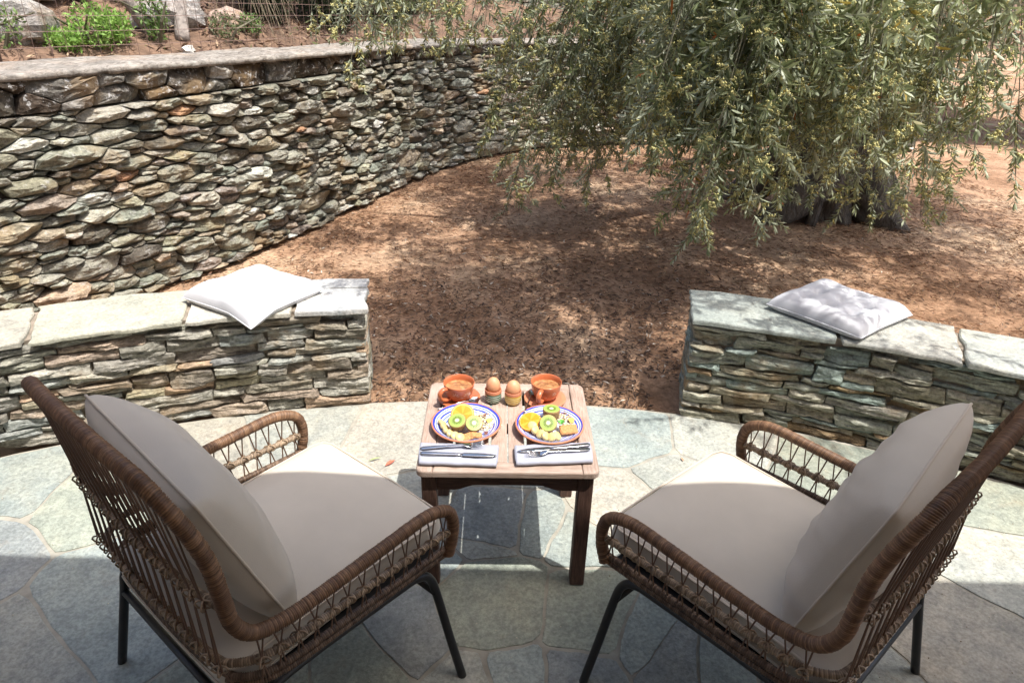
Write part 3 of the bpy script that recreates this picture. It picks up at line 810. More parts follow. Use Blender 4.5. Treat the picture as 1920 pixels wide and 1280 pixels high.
for pth, rad, sd in [([(2.55, 5.8, 1.4), (2.0, 5.3, 2.0), (1.2, 4.6, 2.45), (.4, 4.1, 2.5)], [.17, .10, .05, .02], 2), ([(2.6, 5.8, 1.6), (2.3, 4.9, 2.2), (1.9, 3.9, 2.6), (1.6, 3.1, 2.55)], [.16, .09, .05, .02], 4),
                     ([(2.6, 5.9, 1.6), (2.6, 6.4, 2.4), (1.8, 6.9, 3.0), (.8, 6.6, 3.2)], [.15, .10, .06, .02], 7), ([(2.7, 5.7, 1.6), (3.3, 5.2, 2.3), (3.6, 4.4, 2.8), (3.7, 3.6, 2.9)], [.15, .10, .06, .02], 8),
                     ([(1.2, 4.6, 2.45), (.5, 4.6, 2.9), (-.2, 4.7, 3.1)], [.04, .03, .012], 9), ([(1.9, 3.9, 2.6), (1.2, 3.4, 2.75), (.7, 3.0, 2.7)], [.035, .025, .01], 12)]:
    V, F = gnarl(pth, rad, 10, sd, .2); link('limb', mesh('limb', V, F, M_bark, True), tree)
sp = gnarl([(2.37, 5.35, -.03), (2.40, 5.36, .3), (2.33, 5.38, .62), (2.36, 5.4, 1.05), (2.42, 5.5, 1.5)], [.045, .035, .03, .026, .02], 10, 11, .15)
o = link('sapling_stem', mesh('sapling_stem', *sp, M_bark, True)); tag(o, 'slim pale stem standing in front of the thick gnarled olive trunk', 'tree')
t2 = thing('young_tree', 'young thin trunk behind the hanging olive leaves near the back wall', 'tree')
link('trunk', mesh('trunk', *gnarl([(2.1, 7.5, -.05), (2.12, 7.5, .5), (2.05, 7.45, 1.1), (2.2, 7.4, 2.2)], [.10, .075, .06, .04], 10, 14, .2), M_bark, True), t2)

def leaf_cloud(blobs, n, size, c0, c1, LV=LEAF1_V, LT=LEAF1_T, shell=.5, up=.4):
    Ps = []
    for (c, r, wgt) in blobs:
        k = int(n * wgt); d = rs.normal(size=(k, 3)); d /= np.linalg.norm(d, axis=1, keepdims=True)
        rad = rs.uniform(shell, 1, (k, 1)); q = d * rad * np.array(r)
        nz = np.array([n3(*(p * 7)) for p in q / np.max(r)]); q = q[nz > -.18]; Ps.append(q + np.array(c))
    P = np.concatenate(Ps); m = len(P); D = rs.normal(size=(m, 3)); D[:, 2] += up; U = rs.normal(size=(m, 3))
    V, T = bake(P, rot_frames(D, U), rs.uniform(.6, 1.3, m) * size, LV * np.array([1.6, 1, 1]), LT)
    c = np.array(c0) + (np.array(c1) - np.array(c0)) * rs.rand(m, 1); return V, T, np.repeat(c, len(LV), 0)
def shrub(label, blobs, n, size, c0, c1, stems=3, cat='shrub', name='shrub', group=None):
    base = Vector(blobs[0][0]); base.z -= blobs[0][1][2]
    t = thing(name, label, cat, base, 0, group)
    V, T, c = leaf_cloud(blobs, n, size, c0, c1); V = V - np.array(base)
    o = link('foliage', tri_mesh('foliage', V, T, [M_bush], col=c), t); o['kind'] = 'stuff'
    ps = [tube([Vector((0, 0, -.05)), Vector((rnd.uniform(-.1, .1), rnd.uniform(-.1, .1), blobs[0][1][2] * .8)), Vector((rnd.uniform(-.2, .2), rnd.uniform(-.2, .2), blobs[0][1][2] * 1.5))], [.014, .01, .005], 5) for _ in range(stems)]
    link('stem', mesh('stem', *join(ps), M_twig), t)
    return t
BG0, BG1 = (.16, .30, .05), (.32, .50, .12); DG0, DG1 = (.022, .032, .015), (.07, .09, .04); OG0, OG1 = (.12, .14, .05), (.28, .30, .12)  # DG greens darkened: overhead shade on the bank put into the leaf colour
def sb(s, d, dz, r): p = hpos(s, d, dz); return (tuple(p), r, 1)
shrub('bright green leafy shrub behind the wall by the left end of the fence', [sb(S0 + .42, .82, .10, (.17, .15, .14)), sb(S0 + .6, .85, .06, (.12, .12, .10)), sb(S0 + .2, .85, .02, (.14, .12, .07))], 900, .035, BG0, BG1)
shrub('darker green shrub against the forked trunk behind the wall', [sb(S0 + .95, .85, .14, (.10, .12, .17))], 700, .032, (.09, .16, .04), (.22, .34, .10))
shrub('yellow green shrub high on the slope beside the forked trunk', [sb(S0 + 1.1, 2.0, .0, (.4, .3, .3)), sb(S0 + .5, 1.9, .1, (.3, .3, .25))], 1600, .04, (.12, .17, .04), (.30, .34, .12))
for k, (s, d, dz, r, lab) in enumerate([(S0 + 2.35, 1.05, .30, (.26, .30, .42), 'bush coloured dark for shade behind the fence right of the dry creeper'), (S0 + 3.0, .98, .28, (.34, .30, .42), 'bush coloured dark for shade behind the middle of the fence'),
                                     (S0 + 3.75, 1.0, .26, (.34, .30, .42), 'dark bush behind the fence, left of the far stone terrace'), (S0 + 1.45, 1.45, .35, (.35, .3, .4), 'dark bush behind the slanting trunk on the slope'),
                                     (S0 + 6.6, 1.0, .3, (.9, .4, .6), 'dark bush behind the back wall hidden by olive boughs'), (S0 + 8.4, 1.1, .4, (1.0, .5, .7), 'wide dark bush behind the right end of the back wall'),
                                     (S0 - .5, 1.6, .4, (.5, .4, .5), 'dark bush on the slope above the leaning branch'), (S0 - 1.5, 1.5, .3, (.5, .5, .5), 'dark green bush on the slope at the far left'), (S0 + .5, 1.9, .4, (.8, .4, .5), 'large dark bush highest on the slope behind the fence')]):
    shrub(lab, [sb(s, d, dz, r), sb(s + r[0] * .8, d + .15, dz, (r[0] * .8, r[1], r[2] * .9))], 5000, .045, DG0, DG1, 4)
ht = thing('added_shade_tree', 'unseen leafy tree added over the slope behind the fence to keep it in shade', 'tree', hpos(S0 + 2.6, 2.2, -.1))  # unseen tree, added above the frame to cast shade on the bank
hb = np.array(ht.location); bl_ = []
for (s, d, z) in [(S0 + 1.3, 1.0, 2.45), (S0 + 2.0, .8, 2.4), (S0 + 2.8, .75, 2.4), (S0 + 3.6, .75, 2.4), (S0 + 4.4, .9, 2.5), (S0 + 2.2, 1.6, 2.7), (S0 + 3.2, 1.6, 2.7), (S0 + .4, 1.7, 2.7)]:
    q = wsurf(s, 0, -d); bl_.append(((q.x, q.y, z), (.5, .42, .25), 1))
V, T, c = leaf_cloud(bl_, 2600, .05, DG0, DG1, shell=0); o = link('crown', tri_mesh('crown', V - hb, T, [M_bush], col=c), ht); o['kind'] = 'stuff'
link('trunk', mesh('trunk', *gnarl([(0, 0, 0), (.1, -.1, .6), (.3, -.3, 1.2)], [.09, .07, .05], 10, 3, .2), M_bark, True), ht)
for k, (s, d, r, lab, c0, c1) in enumerate([(S0 + 1.45, .72, .11, 'small olive green weed on the slope right of the cut stump', (.08, .11, .04), (.22, .26, .12)), (S0 + 1.75, .74, .09, 'tiny green weed at the foot of the dry creeper', (.10, .18, .05), (.25, .36, .12)),
                                  (S0 - .15, .8, .14, 'green shrub at the left edge of the bank, next to the bright shrub', (.10, .18, .04), (.26, .38, .12)), (S0 - .8, .85, .16, 'dull green shrub on the bank far left', (.06, .10, .03), (.18, .24, .08)), (S0 + 1.15, 1.3, .16, 'olive green shrub between the forked trunk and the stump', (.07, .11, .03), (.22, .28, .10))]):
    shrub(lab, [sb(s, d, r * .6, (r, r, r * .9))], 420, .03, c0, c1, 2)
# dry hanging twigs behind the fence
ps = []
for k in range(60):
    a = hpos(S0 + 1.95 + rnd.uniform(-.25, .25), .85 + rnd.uniform(-.1, .1), rnd.uniform(.55, .9)); b = a + Vector((rnd.uniform(-.25, .25), rnd.uniform(-.1, .1), -rnd.uniform(.4, 1.0)))
    ps.append(tube([a, (a + b) / 2 + Vector((rnd.uniform(-.08, .08), 0, .05)), b], [.004, .003, .001], 4, False))
o = link('dry_creeper', mesh('dry_creeper', *join(ps), simple('dry_twig', (.30, .25, .17), .85, .2, 30, .1))); tag(o, 'dry hanging creeper twigs behind the middle of the fence', 'plant')
# leaning trunks
M_grey = simple('grey_bark', (.30, .26, .23), .9, .35, 18, .8, dist=.02)
for lab, pth, rad in [('pale leaning branch crossing behind the left end of the fence', [hpos(S0 - .5, 1.3, .75), hpos(S0 + .1, 1.25, .45), hpos(S0 + .65, 1.3, .25), hpos(S0 + .9, 1.4, .0)], [.05, .07, .07, .05]),
                      ('grey forked trunk rising behind the green shrubs', [hpos(S0 + 1.02, .95, -.05), hpos(S0 + .85, 1.0, .25), hpos(S0 + .8, 1.1, .5), hpos(S0 + .75, 1.2, 1.0)], [.035, .04, .035, .03]),
                      ('short brown cut stump with side branches behind the fence', [hpos(S0 + 1.12, .8, -.05), hpos(S0 + 1.2, .85, .12), hpos(S0 + 1.32, .9, .3)], [.05, .04, .03]),
                      ('slanting shaded trunk behind the fence right of the stump', [hpos(S0 + 1.9, 1.5, .0), hpos(S0 + 1.6, 1.6, .35), hpos(S0 + 1.45, 1.7, 1.1)], [.05, .045, .04]),
                      ('leaning trunk on the slope at the far left', [hpos(S0 - 1.2, 1.2, -.05), hpos(S0 - 1.4, 1.4, .6), hpos(S0 - 1.2, 1.6, 1.4)], [.08, .07, .05])]:
    o = link('tree_trunk', mesh('tree_trunk', *gnarl([tuple(p) for p in pth], rad, 12, rnd.random() * 9, .2), M_grey, True)); tag(o, lab, 'tree trunk')
# terrace wall further up
terr = thing('terrace_wall', 'low shaded stone terrace wall on the slope above the far bend of the fence', 'wall')
tp0 = hpos(S0 + 4.3, 1.8, 0); tp1 = hpos(S0 + 7.0, 1.6, 0); td = (tp1 - tp0); td.z = 0; tL = td.length; td.normalize(); tn = Vector((td.y, -td.x, 0))
def tsurf(s, z, d): return Vector((tp0.x, tp0.y, 1.25)) + td * s + tn * d + Vector((0, 0, z))
rg = random.Random(8)
wall_of_stones(terr, course_cells(tL, 1.0, rg, (.04, .10), (.12, .34)), tsurf, PAL_W, M_stone, rg, lambda cx, cy, A, rg: dict(n=8, depth=.04, base=rg.uniform(0, .01), bulge=.012, gap=.006, jag=.004), 120)
obj('core', *xf(box(0, tL, -.3, -.03, -.3, .98), Matrix.Translation((tp0.x, tp0.y, 1.25)) @ Matrix(((td.x, tn.x, 0, 0), (td.y, tn.y, 0, 0), (0, 0, 1, 0), (0, 0, 0, 1)))), M_dark, terr)

# ------------------------------------------------------------------ benches (low dry stone walls)
RB = 3.957; CY = -1.405
def bench(side, label, pal, seed, hsr):
    rg = random.Random(seed); L = 2.6; TH0 = math.asin(.607 / RB) if side < 0 else math.asin(.735 / RB); HT = .425; DP = .30
    t = thing('stone_bench', label, 'stone bench', (0, 0, 0), 0, 'curved stone benches at the edge of the patio')
    def P(s, rad, z): a = TH0 + s / RB; return Vector((side * rad * math.sin(a), CY + rad * math.cos(a), z))
    def front(s, z, d): return P(s, RB + .012 * z / .45 - d, z)
    def endf(s, z, d): # s runs over the depth of the bench
        return P(-d, RB + s, z)
    def fl(f): return f if side > 0 else (lambda s, z, d: f(s, z, d))
    c1 = course_cells(L, HT, rg, hsr)
    kw = lambda cx, cy, A, rg: dict(n=32, depth=.05, base=rg.uniform(-.012, .014), bulge=rg.uniform(.008, .018), gap=rg.uniform(.001, .0032), jag=.008, strata=.011, rough=.03, cuts=2, chai=-1 if rg.random() < .6 else 0)
    key = lambda cx, cy, A: cx
    wall_of_stones(t, c1, front, pal, M_slate, rg, kw, 190, key)
    c2 = course_cells(DP, HT, rg, hsr, (.12, .3)); wall_of_stones(t, c2, endf, pal, M_slate, rg, lambda *a: dict(n=18, depth=.04, base=-.008, bulge=.010, gap=.004, jag=.004, strata=.003, rough=.03), 60, key)
    c3 = course_cells(L, HT, rg, (.05, .09)); wall_of_stones(t, c3, lambda s, z, d: P(s, RB + DP + d, z), pal, M_slate, rg, lambda *a: dict(n=8, depth=.03, base=0, bulge=.01, gap=.004, jag=.003), 0, key)
    V = []; F = []; N = 30
    for i in range(N + 1):
        s = .02 + (L - .03) * i / N
        for rad, z in ((RB + .028, -.05), (RB + .022, HT + .013), (RB + DP - .02, HT + .013), (RB + DP - .02, -.05)): V.append(P(s, rad, z))
    for i in range(N):
        for k in range(4): F.append((i * 4 + k, (i + 1) * 4 + k, (i + 1) * 4 + (k + 1) % 4, i * 4 + (k + 1) % 4))
    F += [(3, 2, 1, 0), (N * 4, N * 4 + 1, N * 4 + 2, N * 4 + 3)]
    obj('core', V, F, simple('bench_mortar', (.24, .20, .155), .9, .3, 25, .5, dist=.01), t)
    # coping slabs
    s = -.02; k = 0
    slabs = ([(.29, 2, (.50, .50, .49)), (.40, 1, (.50, .48, .42)), (.52, 1, (.45, .44, .36)), (.5, 1, (.42, .4, .34)), (.5, 2, (.4, .4, .36)), (.5, 1, (.45, .42, .36))] if side < 0 else
             [(.56, 1, (.36, .39, .36)), (.42, 1, (.42, .42, .38)), (.6, 1, (.38, .40, .37)), (.5, 1, (.42, .4, .34)), (.55, 1, (.4, .4, .36))])
    for (l, nsub, col) in slabs:
        e = s + l
        rows = [(RB - .022, RB + DP + .015)] if nsub == 1 else [(RB - .022, RB + .20), (RB + .214, RB + DP + .015)]
        for (r0, r1) in rows:
            B = []; g = .008
            cnr = [(s + g, r0), (e - g, r0), (e - g, r1), (s + g, r1)]
            for q in range(4):
                a, b = cnr[q], cnr[(q + 1) % 4]; m = 10
                for i in range(m): B.append((a[0] + (b[0] - a[0]) * i / m, a[1] + (b[1] - a[1]) * i / m))
            cx = (s + e) / 2; cy = (r0 + r1) / 2; sd = rg.random() * 50
            B = [(x + .014 * n3(x * 12 + sd, y * 12, 0) + .006 * n3(x * 40, y * 40, sd), y + .014 * n3(x * 10, y * 10 + sd, 3) + .005 * n3(x * 45, y * 40, sd)) for x, y in B]
            th = rg.uniform(.017, .023); z0 = HT + .004; n = len(B); V = []
            for kk, zz in ((.97, z0), (1.0, z0 + .004), (1.0, z0 + th - .005), (.985, z0 + th), (.7, z0 + th), (.35, z0 + th)):
                for (x, y) in B:
                    x2 = cx + (x - cx) * kk; y2 = cy + (y - cy) * kk
                    V.append(P(x2, y2, zz + (.006 * n3(x2 * 6 + sd, y2 * 6, 1) if zz > z0 + .01 else 0)))
            V.append(P(cx, cy, z0 + th))
            F = [(r * n + i, r * n + (i + 1) % n, (r + 1) * n + (i + 1) % n, (r + 1) * n + i) for r in range(5) for i in range(n)] + [(5 * n + i, 5 * n + (i + 1) % n, 6 * n) for i in range(n)]
            link('coping_slab', mesh('coping_slab', V, F, M_flag, False, np.tile(np.array(col), (len(V), 1))), t)
        s = e
    return t
bench(-1, 'curved dry stone bench wall on the left, sunlit grey and rust slates under pale slabs', PAL_L, 31, (.014, .046))
bench(1, 'curved dry stone bench wall on the right, greenish slates under one long mottled slab', PAL_R, 44, (.015, .052))

# white seat pads on the benches
def bez_quad(c, u, v): return c[0] * (1 - u) * (1 - v) + c[1] * u * (1 - v) + c[2] * u * v + c[3] * (1 - u) * v
def seat_pad(name, corners, z, label, T=.074, grp=None, cup=0):
    c = [Vector(p) for p in corners]; n = 48; cen = sum(c, Vector((0, 0))) / 4
    t = thing(name, label, 'cushion', (cen.x, cen.y, z), 0, grp)
    def pos(u, v):
        p = bez_quad([Vector((*q, 0)) for q in c], u, v)
        a, b = u * 2 - 1, v * 2 - 1
        k = .035 * (1 - a * a) * abs(b) ** 3 + 0
        p = p + (Vector((*cen, 0)) - p) * (.045 * ((1 - a * a) * b ** 4 + (1 - b * b) * a ** 4))
        ro = math.hypot(p.x, p.y - CY); over = max(0, RB - .03 - ro)
        return p, -over * .30
    top = []; bot = []
    for j in range(n + 1):
        for i in range(n + 1):
            u, v = i / n, j / n; a, b = 2 * u - 1, 2 * v - 1
            p, dz = pos(u, v); e = (max(0, 1 - abs(a) ** 7) * max(0, 1 - abs(b) ** 7)) ** .5
            tuft = 0
            for tx in (-.5, 0, .5):
                for ty in (-.5, 0, .5): tuft += math.exp(-((a - tx) ** 2 + (b - ty) ** 2) / .016)
            seam = .12 * (math.exp(-((a % .5 - .25) / .08) ** 2 * 0) * 0)
            wr = .05 * math.sin(a * 60 + 4 * n3(a * 3, b * 3, 0)) * max(0, abs(b) - .75) * 4 + .05 * math.sin(b * 60) * max(0, abs(a) - .75) * 4
            h = T * e * (1 + .22 * n3(a * 2, b * 2, 7) + wr) - .042 * min(1, tuft) * e
            q = (p.x - cen.x, p.y - cen.y)
            top.append((*q, .022 + dz + h * .75)); bot.append((*q, .021 + dz - .021 * min(1, e * 1.6)))
    m = (n + 1) ** 2; V = top + bot; F = []
    for j in range(n):
        for i in range(n):
            a = j * (n + 1) + i; F.append((a, a + 1, a + n + 2, a + n + 1)); F.append((m + a, m + a + n + 1, m + a + n + 2, m + a + 1))
    ed = [(i) for i in range(n + 1)] + [j * (n + 1) + n for j in range(1, n + 1)] + [n * (n + 1) + i for i in range(n - 1, -1, -1)] + [j * (n + 1) for j in range(n - 1, 0, -1)]
    for k in range(len(ed)): a, b = ed[k], ed[(k + 1) % len(ed)]; F.append((a, m + a, m + b, b))
    obj('cover', V, F, M_white, t, True)
    P = [Vector(top[i]) - Vector((0, 0, .001)) for i in ed]; P.append(P[0]); obj('piping', *tube(P, .0025, 6, False), M_white, t, True)
    return t
seat_pad('seat_cushion', [(-1.33, 2.50), (-.985, 2.295), (-.795, 2.625), (-1.11, 2.81)], .452, 'white tufted cushion lying askew on the left stone bench, one corner over the edge', grp='white bench cushions')
seat_pad('seat_cushion', [(1.05, 2.60), (1.31, 2.30), (1.62, 2.53), (1.36, 2.83)], .452, 'white tufted cushion lying on the right stone bench in leaf shade', grp='white bench cushions')

# ------------------------------------------------------------------ litter
def litter():
    Ps = []; 
    n = 130000; x = rs.uniform(-3.6, 4.6, n); t = rs.rand(n); y = 2.35 + 6 * t ** 1.35
    keep = ~((x ** 2 + (y + 1.405) ** 2) < 3.96 ** 2)
    keep &= ~((np.abs(x) > .62) & ((x ** 2 + (y + 1.405) ** 2) < 4.26 ** 2))
    # stay on the garden side of the wall
    wl = np.array([(p.x, p.y) for p in WP]); 
    xs = np.interp(y, wl[:96, 1], wl[:96, 0]); keep &= (x > xs + .03)
    yb = np.interp(x, wl[72:, 0], wl[72:, 1]); keep &= (y < np.where(x > -1, yb, 99) - .03)
    x, y = x[keep], y[keep]; m = len(x); nn = np.array([n3(a * 2, b * 2, 5) for a, b in zip(x, y)]); nearp = np.exp(-((y - 2.9) / 1.0) ** 2 - ((x - .3) / 1.6) ** 2)
    k2 = rs.rand(m) < (.6 + .9 * nn + .8 * nearp); x, y, nearp = x[k2], y[k2], nearp[k2]; m = len(x)
    z = np.array([max(-.02, min(-.004, -.022 + .020 * n3(a * 1.3, b * 1.3, 0) + .012 * n3(a * 5, b * 5, 3))) + .003 for a, b in zip(x, y)]) + rs.uniform(0, .014, m)
    P = np.stack([x, y, z], 1); a = rs.uniform(0, 2 * np.pi, m); D = np.stack([np.cos(a), np.sin(a), rs.uniform(-.35, .35, m)], 1)
    U = np.stack([rs.uniform(-.6, .6, m), rs.uniform(-.6, .6, m), np.ones(m)], 1)
    isleaf = rs.rand(m) < (.18 + .8 * nearp); size = np.where(isleaf, rs.uniform(.016, .042, m), rs.uniform(.02, .065, m)); wid = np.where(isleaf, rs.uniform(.8, 1.3, m), rs.uniform(.1, .25, m))
    V, T = bake(P, rot_frames(D, U), size, LEAF1_V * np.array([1, 1, 2.5]), LEAF1_T, wid)
    pal = np.array([(.07, .045, .034), (.12, .08, .058), (.20, .135, .095), (.045, .032, .026), (.50, .44, .36), (.24, .13, .075)]); pal2 = np.array([(.44, .29, .18), (.54, .41, .27), (.38, .22, .14), (.30, .17, .11), (.20, .12, .08)])
    c = np.where(isleaf[:, None], pal[rs.choice(6, m, p=[.28, .26, .18, .14, .06, .08])], pal2[rs.choice(5, m)])
    c *= rs.uniform(.75, 1.25, (m, 1)); return V, T, np.repeat(c, 4, 0)
V, T, c = litter()
o = link('leaf_litter', tri_mesh('leaf_litter', V, T, [M_litter], col=c)); tag(o, 'dry brown olive leaves, needles and straw covering the garden soil', 'leaf litter', kind='stuff')
P, m = HILL; a = rs.uniform(0, 6.28, m); D = np.stack([np.cos(a), np.sin(a), rs.uniform(-.2, .8, m)], 1); U = np.stack([rs.uniform(-.8, .8, m), rs.uniform(-.8, .8, m), np.ones(m)], 1)
V, T = bake(P, rot_frames(D, U), rs.uniform(.03, .10, m), LEAF1_V, LEAF1_T, np.where(rs.rand(m) < .4, 1.2, .3)); cc = np.array([(.10, .06, .045), (.17, .11, .08), (.26, .17, .11), (.36, .26, .17), (.09, .12, .04)])[rs.choice(5, m, p=[.3, .28, .2, .14, .08])]
o = link('slope_litter', tri_mesh('slope_litter', V, T, [M_litter], col=np.repeat(cc, 4, 0))); tag(o, 'dry leaves and straw lying on the slope behind the wire fence', 'leaf litter', kind='stuff')
# little dry grass tufts and weeds
n = 5200; x = rs.uniform(-2.2, 3.6, n); y = rs.uniform(2.8, 8, n); wl = np.array([(p.x, p.y) for p in WP]); k = x > np.interp(y, wl[:96, 1], wl[:96, 0]) + .03; x, y = x[k], y[k]
k = np.array([n3(a * 1.6, b * 1.6, 8) for a, b in zip(x, y)]) > .02; k &= ~((np.abs(x) > .62) & ((x ** 2 + (y + 1.405) ** 2) < 4.3 ** 2)); x, y = x[k], y[k]; m = len(x)
P = np.stack([x, y, np.full(m, -.02)], 1); D = np.stack([rs.uniform(-.9, .9, m), rs.uniform(-.9, .9, m), rs.uniform(.2, 1, m)], 1); U = rs.normal(size=(m, 3))
V, T = bake(P, rot_frames(D, U), rs.uniform(.02, .055, m), LEAF1_V, LEAF1_T, np.full(m, .35)); cc = np.array([(.50, .36, .22), (.42, .27, .15), (.33, .2, .12)])[rs.choice(3, m)]
o = link('dry_grass', tri_mesh('dry_grass', V, T, [M_litter], col=np.repeat(cc, 4, 0))); tag(o, 'short straw coloured dry grass scattered over the garden', 'grass', kind='stuff')
# crumbs of blossom on the paving
n = 2600; a = rs.uniform(-1, 1, n); x = rs.uniform(-1.9, 1.9, n); y = rs.uniform(.9, 2.5, n); k = (x ** 2 + (y + 1.405) ** 2) < 3.9 ** 2; x, y = x[k], y[k]; k = rs.rand(len(x)) < np.clip(.25 + .4 * (x - .2) + .25 * (y - 1.5), .08, 1); x, y = x[k], y[k]; m = len(x)
V, T = bake(np.stack([x, y, np.full(m, .0055)], 1), np.tile(np.eye(3), (m, 1, 1)), rs.uniform(.0009, .0026, m), OCT_V, OCT_T)
o = link('fallen_blossom', tri_mesh('fallen_blossom', V, T, [M_litter], col=np.repeat(np.where(rs.rand(m, 1) < .8, np.array([[.6, .56, .42]]), np.array([[.2, .14, .08]])), 6, 0))); tag(o, 'tiny pale olive blossoms and crumbs fallen on the stone paving', 'fallen blossom', kind='stuff')
def fallen(loc, rz, size, col, label, wid=1.0):
    o = link('fallen_leaf', mesh('fallen_leaf', LEAF2_V * size * np.array([1.6 * wid, 1, 1.8]), LEAF2_T, M_litter, False, np.tile(np.array(col), (8, 1)))); o.location = loc; o.rotation_euler = (.1, .15, rz); tag(o, label, 'leaf')
x, y = CM((722, 877)); fallen((x, y, .010), -.7, .05, (.62, .16, .10), 'small red leaf on the paving between left chair and table')
x, y = CM((690, 868)); fallen((x, y, .010), -1.1, .055, (.36, .42, .2), 'thin pale green leaf on the paving beside the left chair cushion', .4)
x, y = CM((1281, 868)); fallen((x, y, .010), .2, .025, (.60, .30, .18), 'tiny orange leaf on the sunny paving by the right chair')

# ------------------------------------------------------------------ rattan armchairs
def wrapped(P, r, pitch=.0042, n=10, pal=((.18, .10, .058), (.215, .125, .07), (.15, .085, .05), (.26, .155, .09)), seed=0, amp=.11, tilt=.25):
    rg = random.Random(seed); P = resample(P, pitch / 3); V = []; cols = []; up = None; cur = None; wr = 1; tl = 0
    for i, p in enumerate(P):
        t = (P[min(i + 1, len(P) - 1)] - P[max(i - 1, 0)]).normalized()
        if up is None: up = Vector((1, 0, 0)) if abs(t.x) < .8 else Vector((0, 0, 1))
        up = (up - t * up.dot(t)).normalized(); s = t.cross(up)
        if i % 3 == 0: cur = Vector(rg.choice(pal)) * rg.uniform(.9, 1.12); wr = 1 + rg.uniform(-.03, .04); tl = tilt + rg.uniform(-.15, .15)
        q = r * wr * (1 - amp if i % 3 == 0 else 1 + amp * .35 if i % 3 == 1 else 1)
        for k in range(n):
            a = 2 * math.pi * k / n; V.append(p + up * math.cos(a) * q + s * math.sin(a) * q + t * (tl * r * .5 * math.cos(a + 1)))
            cols.append(cur * (.55 if i % 3 == 0 else 1))
    F = [(i * n + k, i * n + (k + 1) % n, (i + 1) * n + (k + 1) % n, (i + 1) * n + k) for i in range(len(P) - 1) for k in range(n)]
    F.append(tuple(range(n - 1, -1, -1))); F.append(tuple(range((len(P) - 1) * n, len(P) * n)))
    return V, F, np.array([tuple(c) for c in cols])
side = [(.305, -.018, .362), (.305, -.002, .41), (.305, 0, .462), (.305, -.022, .503), (.305, -.085, .527), (.305, -.2, .527), (.305, -.37, .524), (.305, -.455, .526), (.305, -.522, .546), (.305, -.555, .60), (.303, -.562, .67),
        (.298, -.568, .745), (.290, -.582, .81), (.272, -.600, .868), (.225, -.612, .905), (.12, -.620, .918)]
hoop = catmull([(-x, y, z) for x, y, z in side] + [(0, -.622, .922)] + side[::-1], 6)
hoopR = [p for p in catmull(side, 6)]
def rail_path(w, zf, zb, yb, front=False):
    P = [(-w, -.012, zf), (-w, -.25, (zf + zb) / 2), (-w, yb + .10, zb), (-w + .03, yb + .025, zb), (-w + .09, yb, zb), (0, yb - .008, zb), (w - .09, yb, zb), (w - .03, yb + .025, zb), (w, yb + .10, zb), (w, -.25, (zf + zb) / 2), (w, -.012, zf)]
    return catmull(P, 6)
midr = rail_path(.303, .432, .462, -.572); botr = rail_path(.297, .378, .405, -.560)
backr = catmull([(-.302, -.562, .635), (-.15, -.578, .632), (0, -.582, .632), (.15, -.578, .632), (.302, -.562, .635)], 6)
PALM = ((.24, .18, .125), (.31, .235, .165), (.17, .12, .08), (.36, .28, .20)); PALB = ((.13, .085, .055), (.19, .13, .09), (.09, .055, .035))
def near_on(path, f): return min(path, key=f)
cyl = mesh('spindle', *tube([(0, 0, 0), (0, 0, 1)], 1, 6, False), M_rattan, True, np.tile(np.array([.15, .09, .06]), (12, 1)))
def knots(path, pts, r, seed):
    parts = []; cols = []; rg = random.Random(seed); V = []; F = []
    for q in pts:
        for s in (-1, 1):
            ring = []
            for k in range(9):
                a = 2 * math.pi * k / 8; ring.append(q[0] + q[1] * (s * .012 * math.cos(a) + 0) + q[2] * math.cos(a) * r * 1.25 + q[3] * math.sin(a) * r * 1.25)
            v, f = tube(ring, .0021, 5, False); o = len(V); V += v; F += [tuple(i + o for i in g) for g in f]
    return V, F, np.tile(np.array(PALM[1]), (len(V), 1))
